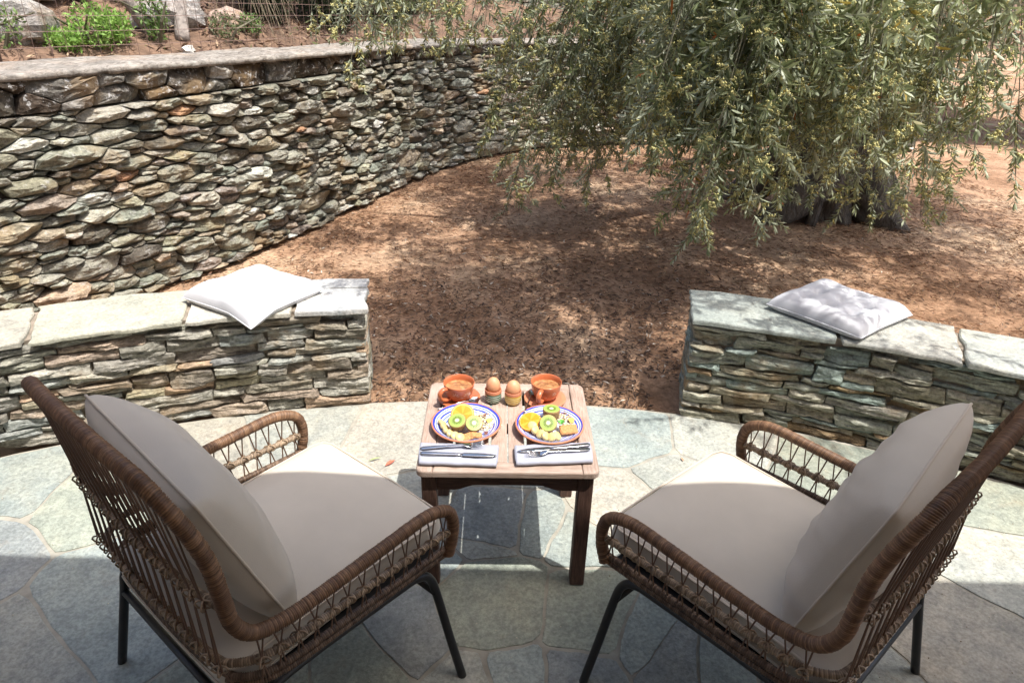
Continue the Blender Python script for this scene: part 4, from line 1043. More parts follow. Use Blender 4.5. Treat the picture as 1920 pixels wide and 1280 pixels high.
def make_chair(loc, head, label):
    t = thing('rattan_armchair', label, 'armchair', loc, -head, 'rattan armchairs at the coffee table')
    def part(name, vfc, sm=True): return link(name, mesh(name, vfc[0], vfc[1], M_rattan, sm, vfc[2]), t)
    fr = part('wrapped_frame', wrapped(hoop, .0148, seed=1))
    mr = part('middle_rail', wrapped(midr, .0085, .0045, 8, PALM, 2, .16)); br = part('lower_rail', wrapped(botr, .0085, .0045, 8, PALB, 3, .16))
    part('lower_rail', wrapped([p - Vector((0, 0, .017)) for p in botr], .0085, .0045, 8, PALB, 5, .16))
    bk = part('back_rail', wrapped(backr, .0085, .0045, 8, PALM, 4, .16))
    def spin(a, b, r=.0019):
        a = Vector(a); b = Vector(b); d = b - a; q = d.to_track_quat('Z', 'Y')
        link('spindle', cyl, t, Matrix.Translation(a) @ q.to_matrix().to_4x4() @ Matrix.Diagonal((r, r, d.length, 1)))
    kn = []
    for sx in (-1, 1):
        for i in range(13):
            y = -.03 - i * .0405; K = near_on([p for p in midr if p.x * sx > .2], lambda p: abs(p.y - y)); K = Vector((sx * .303, y, .432 + .030 * min(1, -y / .47)))
            for dy in (-.012, .012) if i % 2 else (-.014, .010):
                top = [p for p in hoop if p.x * sx > .29 and p.z < .56 and p.z > .47]; T = near_on(top, lambda p: abs(p.y - (y + dy)))
                spin(K + Vector((0, 0, .006)), (sx * .305, max(-.52, y + dy), T.z - .010))
                spin(K - Vector((0, 0, .006)), (sx * .298, y - dy * .7, .378 + .022 * min(1, -y / .47)))
            kn.append((K, Vector((0, 1, 0)), Vector((1, 0, 0)), Vector((0, 0, 1))))
    for i in range(14):
        x = -.26 + i * .04; K = Vector((x, -.576 - .006 * (1 - (x / .3) ** 2), .633)); K2 = Vector((x, -.578, .462))
        for dx in (-.013, .013):
            T = near_on([p for p in hoop if p.z > .8], lambda p: abs(p.x - (x + dx)))
            spin(K, (T.x if abs(x + dx) > .25 else x + dx, T.y, T.z - .01)); spin(K, K2 + Vector((dx * .6, 0, 0))); spin(K2, (x + dx, -.562, .405))
        kn.append((K, Vector((1, 0, 0)), Vector((0, 1, 0)), Vector((0, 0, 1)))); kn.append((K2, Vector((1, 0, 0)), Vector((0, 1, 0)), Vector((0, 0, 1))))
    part('binding', knots(midr, kn, .0085, 3))['kind'] = 'stuff'
    # black steel base
    bl = [(.375, -.045, 0.0), (.338, -.050, .12), (.300, -.055, .25), (.290, -.068, .31), (.284, -.10, .334), (.280, -.16, .338), (.278, -.40, .350), (.280, -.50, .345), (.288, -.54, .315), (.30, -.555, .24), (.335, -.60, 0)]
    for sx in (-1, 1):
        lp = catmull([(x * sx, y, z) for x, y, z in bl], 6); obj('leg_frame', *tube(lp, .0112, 12), M_black, t, True)
    obj('crossbar', *tube([(-.303, -.058, .262), (.303, -.058, .262)], .010, 10), M_black, t, True)
    obj('crossbar', *tube([(-.303, -.553, .25), (.303, -.553, .25)], .010, 10), M_black, t, True)
    obj('seat_panel', *box(-.28, .28, -.54, -.02, .342, .352), M_black, t)
    # seat cushion
    n = 40; V = []; F = []; W = .247; y0, y1 = -.565, .03; zt, zb = .420, .354
    def outline(k):
        out = []; rc = .035; cs = [(W - rc, y1 - rc, 0), (-W + rc, y1 - rc, 90), (-W + rc, y0 + rc, 180), (W - rc, y0 + rc, 270)]
        for (cx, cy, a0) in cs:
            for i in range(7): a = R(a0 + 15 * i); out.append((cx + rc * math.cos(a), cy + rc * math.sin(a)))
        # densify
        P = [Vector((x, y, 0)) for x, y in out]; P.append(P[0]); return [(p.x, p.y) for p in resample(P, .03)[:-1]]
    O = outline(0); m = len(O); cx, cy = 0, (y0 + y1) / 2
    def bow(x, y): # sides bow slightly inwards between the corners
        return (x * (1 - .03 * (1 - ((y - cy) / .3) ** 2)), cy + (y - cy) * (1 + .012 * (1 - (x / W) ** 2)))
    rings = [(.95, zb), (1, zb + .008), (1.012, (zb + zt) / 2), (1.0, zt - .004), (.985, zt + .002), (.93, zt + .008), (.8, zt + .015), (.6, zt + .020), (.4, zt + .022), (.2, zt + .023)]
    for k, z in rings:
        for x, y in O:
            x2, y2 = bow(cx + (x - cx) * k, cy + (y - cy) * k); V.append((x2, y2, z + .006 * n3(x2 * 5.5, y2 * 7, loc[0]) * (1 if z > zt else 0)))
    V.append((cx, cy, zt + .023))
    for r in range(len(rings) - 1):
        for i in range(m): F.append((r * m + i, r * m + (i + 1) % m, (r + 1) * m + (i + 1) % m, (r + 1) * m + i))
    l = (len(rings) - 1) * m; F += [(l + i, l + (i + 1) % m, len(V) - 1) for i in range(m)]; F.append(tuple(range(m - 1, -1, -1)))
    sc_ = obj('seat_cushion', V, F, M_beige, t, True)
    for zz in (zt, zb + .006):
        P = [Vector((*bow(x * 1.004, cy + (y - cy) * 1.004), zz)) for x, y in O]; P.append(P[0]); obj('piping', *tube(P, .0032, 6, False), M_pipe, sc_, True)
    # back cushion
    n = 44; PW, PH, PT = .262, .215, .095; top = []; bot = []
    for j in range(n + 1):
        for i in range(n + 1):
            a, b = 2 * i / n - 1, 2 * j / n - 1
            e = (max(0, 1 - abs(a) ** 3.2) * max(0, 1 - abs(b) ** 3.2)) ** .5
            pin = 1 - .05 * (1 - a * a) * b ** 6 - .05 * a ** 6 * b ** 6; pix = 1 - .05 * (1 - b * b) * a ** 6 - .05 * a ** 6 * b ** 6
            x, zz = a * PW * pix, b * PH * pin
            edge = max(abs(a), abs(b)); pk = math.atan2(b, a); wr = (.004 * n3(a * 2.2 + b * 4 + loc[0], b * 1.6 - a * 2, 1.3) * 2 + .006 * n3(a * 2 + b * .7 + loc[0], b * 6.5 + a * 4.5, 3.1) ) * min(1, 3 * (1 - edge) + .05)
            top.append((x, PT * e + wr, zz)); bot.append((x, -PT * .65 * e + wr * .6, zz))
    m = (n + 1) ** 2; V = top + bot; F = []
    for j in range(n):
        for i in range(n):
            a = j * (n + 1) + i; F.append((a, a + n + 1, a + n + 2, a + 1)); F.append((m + a, m + a + 1, m + a + n + 2, m + a + n + 1))
    pl = obj('back_cushion', V, F, M_beige, t, True); pl.location = (0, -.475, .63); pl.rotation_euler = (R(17), 0, 0)
    ed = [(i) for i in range(n + 1)] + [j * (n + 1) + n for j in range(1, n + 1)] + [n * (n + 1) + i for i in range(n - 1, -1, -1)] + [j * (n + 1) for j in range(n - 1, -1, -1)]
    obj('piping', *tube([Vector(top[i]) for i in ed], .0034, 6, False), M_pipe, pl, True)
    return t, pl
chL, plL = make_chair((-.370, 1.461, 0), .677, 'brown rattan armchair with beige cushions left of the table, facing it')
def copy_tree(o, parent=None):
    c = o.copy(); C.objects.link(c)
    if parent is not None: c.parent = parent; c.matrix_parent_inverse = o.matrix_parent_inverse.copy()
    for ch in list(o.children): copy_tree(ch, c)
    return c
chR = copy_tree(chL); chR.location = (.460, 1.464, 0); chR.rotation_euler = (0, 0, .727); chR['label'] = 'brown rattan armchair with beige cushions right of the table, facing it'
for c in chL.children:
    if c.name.startswith('back_cushion'): c.location = (.0, -.468, .632); c.rotation_euler = (R(19), 0, R(-3))
for c in chR.children:
    if c.name.startswith('back_cushion'): c.location = (.02, -.475, .635); c.rotation_euler = (R(15), 0, R(5))

# ------------------------------------------------------------------ coffee table
TZ = .44; YAW = R(1.5)
table = thing('coffee_table', 'small slatted weathered teak table set for breakfast between the armchairs', 'table', (-.007, 1.722, 0), YAW)
TM = Matrix.Translation((-.007, 1.722, 0)) @ Matrix.Rotation(YAW, 4, 'Z'); TI = TM.inverted()
HW, HD = .252, .236; fw = .046; th = .024
def plank_frame(name, poly, z0, z1, mat, bev=.004):
    n = len(poly); cx = sum(p[0] for p in poly) / n; cy = sum(p[1] for p in poly) / n; V = []
    def ins(p, b):
        dx, dy = p[0] - cx, p[1] - cy; return (p[0] - math.copysign(min(b, abs(dx)), dx), p[1] - math.copysign(min(b, abs(dy)), dy))
    for z, b in ((z0, bev), (z0 + bev, 0), (z1 - bev, 0), (z1 - bev * .3, bev * .3), (z1, bev)): V += [(*ins(p, b), z) for p in poly]
    F = [(r * n + i, r * n + (i + 1) % n, (r + 1) * n + (i + 1) % n, (r + 1) * n + i) for r in range(4) for i in range(n)] + [tuple(range(n - 1, -1, -1)), tuple(range(4 * n, 5 * n))]
    return obj(name, V, F, mat, table)
def corner(cx, cy, r, a0): return [(cx + r * math.cos(R(a0 + 15 * i)), cy + r * math.sin(R(a0 + 15 * i))) for i in range(7)]
rc = .022
plank_frame('side_rail', corner(-HW + rc, -HD + rc, rc, 180) + [(-HW + fw, -HD), (-HW + fw, HD)] + corner(-HW + rc, HD - rc, rc, 90), TZ - th, TZ, M_wood, .005)
plank_frame('side_rail', [(HW - fw, HD), (HW - fw, -HD)] + corner(HW - rc, -HD + rc, rc, 270) + corner(HW - rc, HD - rc, rc, 0), TZ - th, TZ, M_wood, .005)
def wood_x():
    m = M_wood.copy(); m.name = 'weathered_teak_cross'
    for n in m.node_tree.nodes:
        if n.type == 'MAPPING':
            s = n.inputs['Scale'].default_value; n.inputs['Scale'].default_value = (s[1], s[0], s[2])
    return m
M_woodx = wood_x()
for y0, y1 in ((-HD, -HD + fw), (HD - fw, HD)):
    plank_frame('end_rail', [(-HW + fw + .0006, y0), (HW - fw - .0006, y0), (HW - fw - .0006, y1), (-HW + fw + .0006, y1)], TZ - th, TZ - .0003, M_woodx, .005)
ns = 8; inner = 2 * (HW - fw); pitch = inner / ns; gaps = [.0078] * 9; gaps[4] = .004
for k in range(ns):
    a = -HW + fw + k * pitch + (.002 if k in (0,) else gaps[k] / 2); b = -HW + fw + (k + 1) * pitch - (.003 if k == ns - 1 else gaps[k + 1] / 2)
    z = TZ - .001 - rnd.random() * .0008
    plank_frame('slat', [(a, -HD + fw + .0005), (b, -HD + fw + .0005), (b, HD - fw - .0005), (a, HD - fw - .0005)], TZ - .011, z, M_wood, .0015)
obj('cross_batten', *box(-HW + fw, HW - fw, -.016, .016, TZ - .030, TZ - .0115, .002), M_apron, table)
lg = .021; LX, LY = HW - .034, HD - .034
for sx in (-1, 1):
    for sy in (-1, 1): obj('leg', *box(sx * LX - lg, sx * LX + lg, sy * LY - lg, sy * LY + lg, 0.004, TZ - th - .0005, .003), M_leg, table)
def apron(y0, y1):
    n = 24; V = []; x0, x1 = -LX + lg + .0005, LX - lg - .0005
    for i in range(n + 1):
        x = x0 + (x1 - x0) * i / n; u = abs(2 * i / n - 1); k = min(1, max(0, (u - .45) / .3)); k = k * k * (3 - 2 * k); zb = TZ - th - .038 - .018 * k
        V += [(x, y0, zb), (x, y1, zb), (x, y1, TZ - th - .001), (x, y0, TZ - th - .001)]
    F = [(i * 4 + k, (i + 1) * 4 + k, (i + 1) * 4 + (k + 1) % 4, i * 4 + (k + 1) % 4) for i in range(n) for k in range(4)] + [(3, 2, 1, 0), (n * 4, n * 4 + 1, n * 4 + 2, n * 4 + 3)]
    return V, F
obj('apron', *apron(-LY - .012, -LY + .008), M_apron, table); obj('apron', *apron(LY - .008, LY + .012), M_apron, table)
for sx in (-1, 1): obj('side_apron', *box(sx * LX - .010, sx * LX + .010, -LY + lg + .0005, LY - lg - .0005, TZ - th - .05, TZ - th - .001), M_leg, table)

# ------------------------------------------------------------------ crockery
def plate_mat():
    m, nt, b = newmat('blue_banded_glaze'); tc = nd(nt, 'ShaderNodeTexCoord'); sp = nd(nt, 'ShaderNodeSeparateXYZ'); lk(nt, tc.outputs['Object'], sp.inputs[0])
    cx = nd(nt, 'ShaderNodeCombineXYZ'); lk(nt, sp.outputs[0], cx.inputs[0]); lk(nt, sp.outputs[1], cx.inputs[1])
    ln = nd(nt, 'ShaderNodeVectorMath', operation='LENGTH'); lk(nt, cx.outputs[0], ln.inputs[0])
    nz = noise(nt, tc.outputs['Object'], 30, 2); ad = nd(nt, 'ShaderNodeMath', operation='MULTIPLY_ADD'); lk(nt, nz, ad.inputs[0]); ad.inputs[1].default_value = .003; lk(nt, ln.outputs['Value'], ad.inputs[2])
    ml = nd(nt, 'ShaderNodeMath', operation='MULTIPLY'); lk(nt, ad.outputs[0], ml.inputs[0]); ml.inputs[1].default_value = 9.0
    W = (.60, .60, .64); B = (.035, .06, .42); B2 = (.12, .20, .62)
    st = [(0, W), (.555, W), (.56, B2), (.60, B2), (.605, W), (.655, W), (.66, B2), (.685, B2), (.69, W), (.725, W), (.73, B), (.765, B2), (.77, W), (.80, W), (.805, B2), (.825, B2), (.83, W), (.85, W), (.855, B), (.925, B), (.93, W)]
    lk(nt, ramp(nt, ml.outputs[0], st, 'CONSTANT'), b.inputs['Base Color']); b.inputs['Roughness'].default_value = .15; b.inputs['Coat Weight'].default_value = .5
    return m
M_plate = plate_mat()
def plate(loc, label, r=.104):
    k = r / .104
    t = thing('plate', label, 'plate', loc, 0, 'blue banded terracotta plates')
    obj('dish', *lathe([(.001, 0), (.058 * k, 0), (.060 * k, .003), (.088 * k, .013), (.1035 * k, .022), (.1045 * k, .0245), (.103 * k, .0265), (.0995 * k, .0262)], 64), M_terram, t, True)
    obj('glaze', *lathe([(.0995 * k, .0262), (.086 * k, .0185), (.07 * k, .0105), (.055 * k, .007), (.03 * k, .006), (.0005, .006)], 64), M_plate, t, True)
    return t
PL = (-.1285, 1.688, TZ); PR = (.1185, 1.690, TZ)
plate(PL, 'terracotta plate with blue rings on the left, holding fruit and muesli'); plate(PR, 'terracotta plate with blue rings on the right, holding fruit and a square biscuit', .1025)

def coffee_mat(name, dens):
    m, nt, b = newmat(name); v = coords(nt); n = noise(nt, v, 45, 5, .65, 1.0); n2 = noise(nt, v, 220, 3)
    c = ramp(nt, n, [(.38, (.50, .27, .12)), (.5, (.36, .17, .065)), (.65, (.18, .075, .03))])
    c = mix(nt, ramp(nt, n2, [(.58, (0, 0, 0)), (.66, (dens,) * 3)]), c, (.16, .06, .02)); lk(nt, c, b.inputs['Base Color']); b.inputs['Roughness'].default_value = .35; return m
M_scratch = simple('scratched_clay', (.72, .50, .38), .8, .05, 20, 0)
def cup(loc, ang, label, dens, flip):
    t = thing('coffee_cup', label, 'cup', loc, ang, 'terracotta coffee cups')
    H = .062; out = [(.001, .0), (.024, .0), (.0255, .003), (.034, .010), (.0415, .022), (.0455, .036), (.0475, .050), (.0490, H - .002), (.0485, H), (.0468, H - .001), (.0452, .050), (.043, .040), (.0425, .035)]
    obj('bowl', *lathe(out, 48), M_terra, t, True)
    obj('coffee', *lathe([(.0438, .0430), (.03, .0434), (.0005, .0435)], 32), coffee_mat('coffee_foam', dens), t, True)
    hp = catmull([(.0455, 0, .052), (.062, 0, .054), (.074, 0, .043), (.070, 0, .026), (.054, 0, .016), (.036, 0, .015)], 8)
    V, F = tube(hp, .0062, 10); V = [Vector((v.x, v.y * 1.35, v.z)) for v in V]; obj('handle', V, F, M_terra, t, True)
    # scratched flower motifs
    def cr(z):
        for (r0, z0), (r1, z1) in zip(out[1:8], out[2:9]):
            if z0 <= z <= z1: return r0 + (r1 - r0) * (z - z0) / (z1 - z0 + 1e-9)
        return .045
    for (a0, z0, sz, n) in flip:
        V = []; F = []
        for k in range(n):
            th_ = math.pi * (k / (n - 1)) if n < 7 else 2 * math.pi * k / n
            for (rr0, rr1) in ((.25, 1.0),):
                q = []
                for (rad, wv) in ((.2, -.05), (.6, -.10), (1.0, 0), (.6, .10), (.2, .05)):
                    du = math.cos(th_) * rad * sz - math.sin(th_) * wv * sz; dz = math.sin(th_) * rad * sz + math.cos(th_) * wv * sz
                    z = z0 + dz; r = cr(z) + .0007; a = a0 + du / .044; q.append((r * math.cos(a), r * math.sin(a), z))
                o = len(V); V += q; F.append(tuple(range(o, o + 5)))
        obj('flower_motif', V, F, M_scratch, t)
    return t
def saucer(loc, label): 
    o = obj('saucer', *lathe([(.001, .002), (.035, .002), (.038, .0), (.056, .006), (.0665, .012), (.067, .0145), (.065, .0155), (.052, .0105), (.036, .0075), (.030, .0065), (.001, .0065)], 48), M_terra if 'left' in label else M_terram, None, True)
    o.location = loc; return tag(o, label, 'saucer', 'terracotta saucers')
SLx = (-.163, 1.843); SRx = (.112, 1.861)
saucer((*SLx, TZ), 'glossy terracotta saucer under the left coffee cup'); saucer((SRx[0] - .002, SRx[1] - .010, TZ), 'dull pink terracotta saucer under the right coffee cup')
cup((*SLx, TZ + .0068), R(222), 'terracotta cup of foamy coffee on the left, handle to the left', .4, [(R(40), .036, .012, 5), (R(85), .036, .012, 5)])
cup((*SRx, TZ + .0068), R(250), 'terracotta cup of speckled coffee on the right, handle to the front', 1.0, [(R(52), .038, .009, 8), (R(20), .026, .004, 5)])

def spoon(label, a, b, L=.135):
    """a bowl centre, b handle end (world)"""
    t = thing('teaspoon', label, 'spoon', tuple(a)); a = Vector(a); b = Vector(b); d = (b - a).normalized(); s = Vector((0, 0, 1)).cross(d).normalized(); u = d.cross(s)
    V = []; F = []; n, m = 20, 5
    for j in range(m + 1):
        k = j / m
        for i in range(n): an = 2 * math.pi * i / n; V.append(-d * math.cos(an) * .019 * k * (1) + s * math.sin(an) * .0125 * k * (1 + .15 * math.cos(an)) + u * (-.005 * (1 - k * k)))
    F = [(j * n + i, j * n + (i + 1) % n, (j + 1) * n + (i + 1) % n, (j + 1) * n + i) for j in range(m) for i in range(n)]
    obj('spoon_bowl', V, F, M_steel, t, True)
    P = [d * .018 + u * .0, d * .03 + u * .003, d * .06 + u * .004, (b - a) * .97 + u * .001, (b - a)]; P = catmull(P, 4); V, F = tube(P, [.0018 + .0015 * (i / len(P)) for i in range(len(P))], 8)
    obj('spoon_handle', V, F, M_steel, t, True)
def at3(u, v, z):
    x = (u - 960) / 1280; y = -(v - 640) / 1280
    xx = x * math.cos(ROLL) - y * math.sin(ROLL); yy = x * math.sin(ROLL) + y * math.cos(ROLL)
    d = r_ * xx + u_ * yy + f_; t = (z - CAM_H) / d.z; return Vector((0, 0, CAM_H)) + d * t
spoon('steel teaspoon lying at the front of the left saucer, bowl to the right', at3(889, 749, .461), at3(822, 768, .455))
spoon('steel teaspoon lying left of the right cup, handle to the plate', at3(999, 735, .458), at3(984, 772, .472))

def stripes(name, c1, c2, zs=None):
    return (simple(name, c1, .2, .08, 60, 0, coat=.4), simple(name + '_line', c2, .25, .05, 60, 0, coat=.3))
M_egg = simple('egg_shell', (.66, .32, .17), .5, .05, 90, .05)
def egg_cup(loc, mat, label, tall, lab2):
    t = thing('egg_cup', label, 'egg cup', loc, 0, 'striped egg cups')
    pz = [(.001, 0), (.019, 0)]; mi = [0]; zz = .0012; k = 0
    def rz(z): return float(np.interp(z, [0, .003, .012, .022, .034], [.019, .0232, .0262, .0268, .0264]))
    while zz < .0335: pz.append((rz(zz), zz)); mi.append(1 if k and k % 2 == 0 else 0); zz += .0046 if k % 2 == 0 else .0024; k += 1
    pz.append((.0264, .034)); mi.append(0); V, F = lathe(pz, 36); mids = [m for m in mi for _ in range(36)][:len(F)]
    obj('cup_body', V, F, list(mat), t, True, None, mids)
    obj('clay_rim', *lathe([(.0264, .034), (.0262, .044), (.025, .0455), (.0236, .044), (.021, .034), (.001, .026)], 36), M_terram, t, True)
    prof = []; n = 18; H = .056 if tall else .054; W = .0225 if tall else .0232
    for i in range(n + 1):
        th_ = math.pi * i / n; z = -math.cos(th_); prof.append((max(.0002, math.sin(th_) * W * (1 - .10 * z)), H / 2 * (z + 1)))
    e = obj('egg', *lathe(prof, 28), M_egg, None, True); e.location = (loc[0], loc[1], loc[2] + (.030 if tall else .027)); tag(e, lab2, 'egg', 'boiled eggs')
egg_cup((-.055, 1.846, TZ), stripes('green_white_glaze', (.035, .15, .09), (.66, .68, .62), (.006, .0125, .019, .0255, .032)), 'egg cup with green and white stripes, left of the pair', True, 'brown boiled egg in the green striped cup, standing taller')
egg_cup((.008, 1.838, TZ), stripes('yellow_cream_glaze', (.62, .42, .05), (.70, .62, .42), (.007, .0135, .020, .0265)), 'egg cup with yellow and cream stripes, right of the pair', False, 'brown boiled egg in the yellow striped cup, sitting lower')

# ------------------------------------------------------------------ food
def radial_mat(name, rad, stops, spokes=0, rough=.3, seeds=None, spoke_col=None):
    m, nt, b = newmat(name); tc = nd(nt, 'ShaderNodeTexCoord'); sp = nd(nt, 'ShaderNodeSeparateXYZ'); lk(nt, tc.outputs['Object'], sp.inputs[0])
    cx = nd(nt, 'ShaderNodeCombineXYZ'); lk(nt, sp.outputs[0], cx.inputs[0]); lk(nt, sp.outputs[1], cx.inputs[1])
    ln = nd(nt, 'ShaderNodeVectorMath', operation='LENGTH'); lk(nt, cx.outputs[0], ln.inputs[0])
    nz = noise(nt, tc.outputs['Object'], 160, 3); ad = nd(nt, 'ShaderNodeMath', operation='MULTIPLY_ADD'); lk(nt, nz, ad.inputs[0]); ad.inputs[1].default_value = .08
    dv = nd(nt, 'ShaderNodeMath', operation='DIVIDE'); lk(nt, ln.outputs['Value'], dv.inputs[0]); dv.inputs[1].default_value = rad; lk(nt, dv.outputs[0], ad.inputs[2])
    sb_ = nd(nt, 'ShaderNodeMath', operation='SUBTRACT'); lk(nt, ad.outputs[0], sb_.inputs[0]); sb_.inputs[1].default_value = .04
    col = ramp(nt, sb_.outputs[0], stops)
    if spokes:
        at = nd(nt, 'ShaderNodeMath', operation='ARCTAN2'); lk(nt, sp.outputs[1], at.inputs[0]); lk(nt, sp.outputs[0], at.inputs[1])
        mu = nd(nt, 'ShaderNodeMath', operation='MULTIPLY'); lk(nt, at.outputs[0], mu.inputs[0]); mu.inputs[1].default_value = spokes
        si = nd(nt, 'ShaderNodeMath', operation='SINE'); lk(nt, mu.outputs[0], si.inputs[0])
        pos = seeds or (.12, .86); win = ramp(nt, sb_.outputs[0], [(pos[0], (0, 0, 0)), (pos[0] + .05, (1, 1, 1)), (pos[1] - .05, (1, 1, 1)), (pos[1], (0, 0, 0))])
        fc = nd(nt, 'ShaderNodeMath', operation='MULTIPLY'); lk(nt, ramp(nt, si.outputs[0], [(.25, (0, 0, 0)), (.6, (1, 1, 1))]), fc.inputs[0]); lk(nt, win, fc.inputs[1])
        col = mix(nt, fc.outputs[0], col, spoke_col)
    lk(nt, col, b.inputs['Base Color']); b.inputs['Roughness'].default_value = rough; b.inputs['Subsurface Weight'].default_value = .1; b.inputs['Subsurface Scale'].default_value = .005
    bump(nt, b, nz, .2, .002); return m
OR, KR = .036, .0265
M_orange = radial_mat('orange_flesh', OR, [(0, (.75, .48, .14)), (.07, (.72, .25, .004)), (.80, (.76, .29, .004)), (.86, (.75, .52, .2)), (.94, (.75, .48, .14)), (.97, (.72, .24, .005))], 5, .3, (.08, .84), (.78, .36, .03))
M_opeel = simple('orange_peel', (.85, .32, .015), .4, .1, 200, .3)
M_kiwi = radial_mat('kiwi_flesh', KR, [(0, (.72, .70, .52)), (.18, (.68, .68, .42)), (.28, (.22, .30, .06)), (.50, (.27, .38, .07)), (.88, (.34, .44, .11)), (.96, (.25, .26, .07))], 17, .25, (.26, .56), (.012, .015, .008))
M_kskin = simple('kiwi_skin', (.30, .18, .075), .8, .25, 300, .4)
M_ban = simple('banana_flesh', (.70, .53, .22), .45, .10, 120, .15); M_bis = simple('biscuit', (.56, .27, .10), .8, .3, 260, .8); M_mint = simple('mint', (.10, .38, .05), .5, .3, 200, .5)
def place(o, loc, nrm, spin=0):
    q = Vector(nrm).normalized().to_track_quat('Z', 'Y'); o.rotation_mode = 'QUATERNION'; o.rotation_quaternion = q @ Vector((0, 0, 1)).rotation_difference(Vector((0, 0, 1))); o.location = loc
def half_fruit(name, label, cat, loc, nrm, rad, depth, mface, mskin, cyl_=0, grp=None, ell=1.0):
    t = thing(name, label, cat, loc, 0, grp); place(t, loc, nrm)
    V, F = lathe([(rad * .93, 0.0001), (rad * .6, .0004), (rad * .3, .0004), (.0002, .0006)], 40); V = [(x, y * ell, z) for x, y, z in V]; obj('cut_face', V, F, mface, t, True)
    pr = [(rad * .93, 0), (rad, -.0015)]
    for i in range(1, 11):
        a = math.pi / 2 * i / 10
        pr.append((max(.0002, rad * math.cos(a) ** (.55 if cyl_ else .9)), -.0015 - (depth - .0015) * math.sin(a) ** (1.2 if cyl_ else 1)))
    V, F = lathe(pr, 40); V = [(x, y * ell, z) for x, y, z in V]; obj('peel', V, F, mskin, t, True); return t
camv = Vector((0, 0, CAM_H))
def toward(p, up): # unit vector from p towards the camera tilted
    v = (camv - Vector(p)).normalized(); return v
def fpos(u, v, z): return at3(u, v, z)
p = fpos(867, 777, .481); half_fruit('orange_half', 'orange half standing behind the kiwis on the left plate', 'orange', p, (-.05, -.60, .80), OR, .020, M_orange, M_opeel, 0, 'orange halves')
p = fpos(994, 789, .474); half_fruit('orange_half', 'orange half at the left edge of the right plate', 'orange', p, (-.15, -.35, .92), OR * .93, .018, M_orange, M_opeel, 0, 'orange halves')
p = fpos(857, 787.5, .492); half_fruit('kiwi_half', 'kiwi half in the middle of the left plate, tilted to the left', 'kiwi', p, (-.10, -.33, .94), KR, .034, M_kiwi, M_kskin, 1, 'kiwi halves')
p = fpos(889, 792.5, .484); half_fruit('kiwi_half', 'kiwi half right of the other one on the left plate', 'kiwi', p, (.05, -.52, .85), KR * .97, .028, M_kiwi, M_kskin, 1, 'kiwi halves')
p = fpos(1034, 765.5, .492); half_fruit('kiwi_half', 'kiwi half standing upright at the back of the right plate', 'kiwi', p, (0, .06, 1), KR * 1.0, .042, M_kiwi, M_kskin, 1, 'kiwi halves')
p = fpos(1028, 792.5, .484); half_fruit('kiwi_half', 'kiwi half leaning forward in the middle of the right plate', 'kiwi', p, (-.05, -.60, .80), KR * 1.0, .028, M_kiwi, M_kskin, 1, 'kiwi halves')
def banana_slice(loc, nrm, r, h, label):
    V, F = lathe([(.0005, -h / 2), (r * .88, -h / 2), (r, -h / 4), (r, h / 4), (r * .88, h / 2), (.0005, h / 2)], 20); V = [(x * (1 + .04 * math.sin(3 * math.atan2(y, x))), y * (1 + .04 * math.sin(3 * math.atan2(y, x))), z) for x, y, z in V]
    o = obj('banana_slice', V, F, M_ban, None, True); place(o, loc, nrm); tag(o, label, 'banana slice', 'banana slices')
LB = [(829, 792), (833, 799), (838, 806), (845, 812), (853, 817), (862, 820)]
labs = ['rearmost banana slice at the left of the left plate', 'second banana slice from the back on the left plate', 'third banana slice from the back on the left plate', 'fourth banana slice from the back on the left plate', 'fifth banana slice from the back on the left plate', 'frontmost banana slice beside the biscuit on the left plate']
for i, (u, v) in enumerate(LB): banana_slice(at3(u, v, .463), (.55 - .05 * i, .35 - .18 * i, .8), .0135, .010, labs[i])
RBn = [(998, 798, .467, (-.2, -.5, .8)), (1004, 806, .464, (.5, -.4, .7)), (1014, 813, .464, (-.5, -.3, .8)), (1023, 817, .463, (.6, -.3, .7)), (1035, 819, .463, (-.5, -.4, .75)), (1044, 817, .463, (.6, -.2, .7))]
labs = ['upper banana slice below the orange on the right plate', 'second banana slice below the orange on the right plate', 'banana slice leaning in the front left of the right plate', 'banana slice in front of the kiwi on the right plate', 'banana slice at the very front of the right plate', 'banana slice touching the square biscuit on the right plate']
for (u, v, z, nn), lb in zip(RBn, labs): banana_slice(at3(u, v, z), nn, .0140, .010, lb)
def biscuit(loc, rz, w_, d_, label, tilt=(0, 0)):
    n = 14; V = []; F = []
    for s_, zz in ((1, .0045), (-1, -.0045)):
        for j in range(n + 1):
            for i in range(n + 1):
                a, b = 2 * i / n - 1, 2 * j / n - 1; e = min(1, (1 - max(abs(a), abs(b)) ** 6) * 2 + .3)
                V.append((a * w_ / 2 * (1 + .02 * math.sin(b * 14)), b * d_ / 2 * (1 + .02 * math.sin(a * 14)), zz * e + (.0016 * n3(a * 6, b * 6, loc[0] * 50) if s_ > 0 else 0)))
    m = (n + 1) ** 2
    for j in range(n):
        for i in range(n): a = j * (n + 1) + i; F.append((a, a + 1, a + n + 2, a + n + 1)); F.append((m + a, m + a + n + 1, m + a + n + 2, m + a + 1))
    ed = [(i) for i in range(n + 1)] + [j * (n + 1) + n for j in range(1, n + 1)] + [n * (n + 1) + i for i in range(n - 1, -1, -1)] + [j * (n + 1) for j in range(n - 1, 0, -1)]
    for k in range(len(ed)): a, b = ed[k], ed[(k + 1) % len(ed)]; F.append((a, m + a, m + b, b))
    o = obj('biscuit', V, F, M_bis); o.location = loc; o.rotation_euler = (tilt[0], tilt[1], rz); tag(o, label, 'biscuit', 'biscuits')
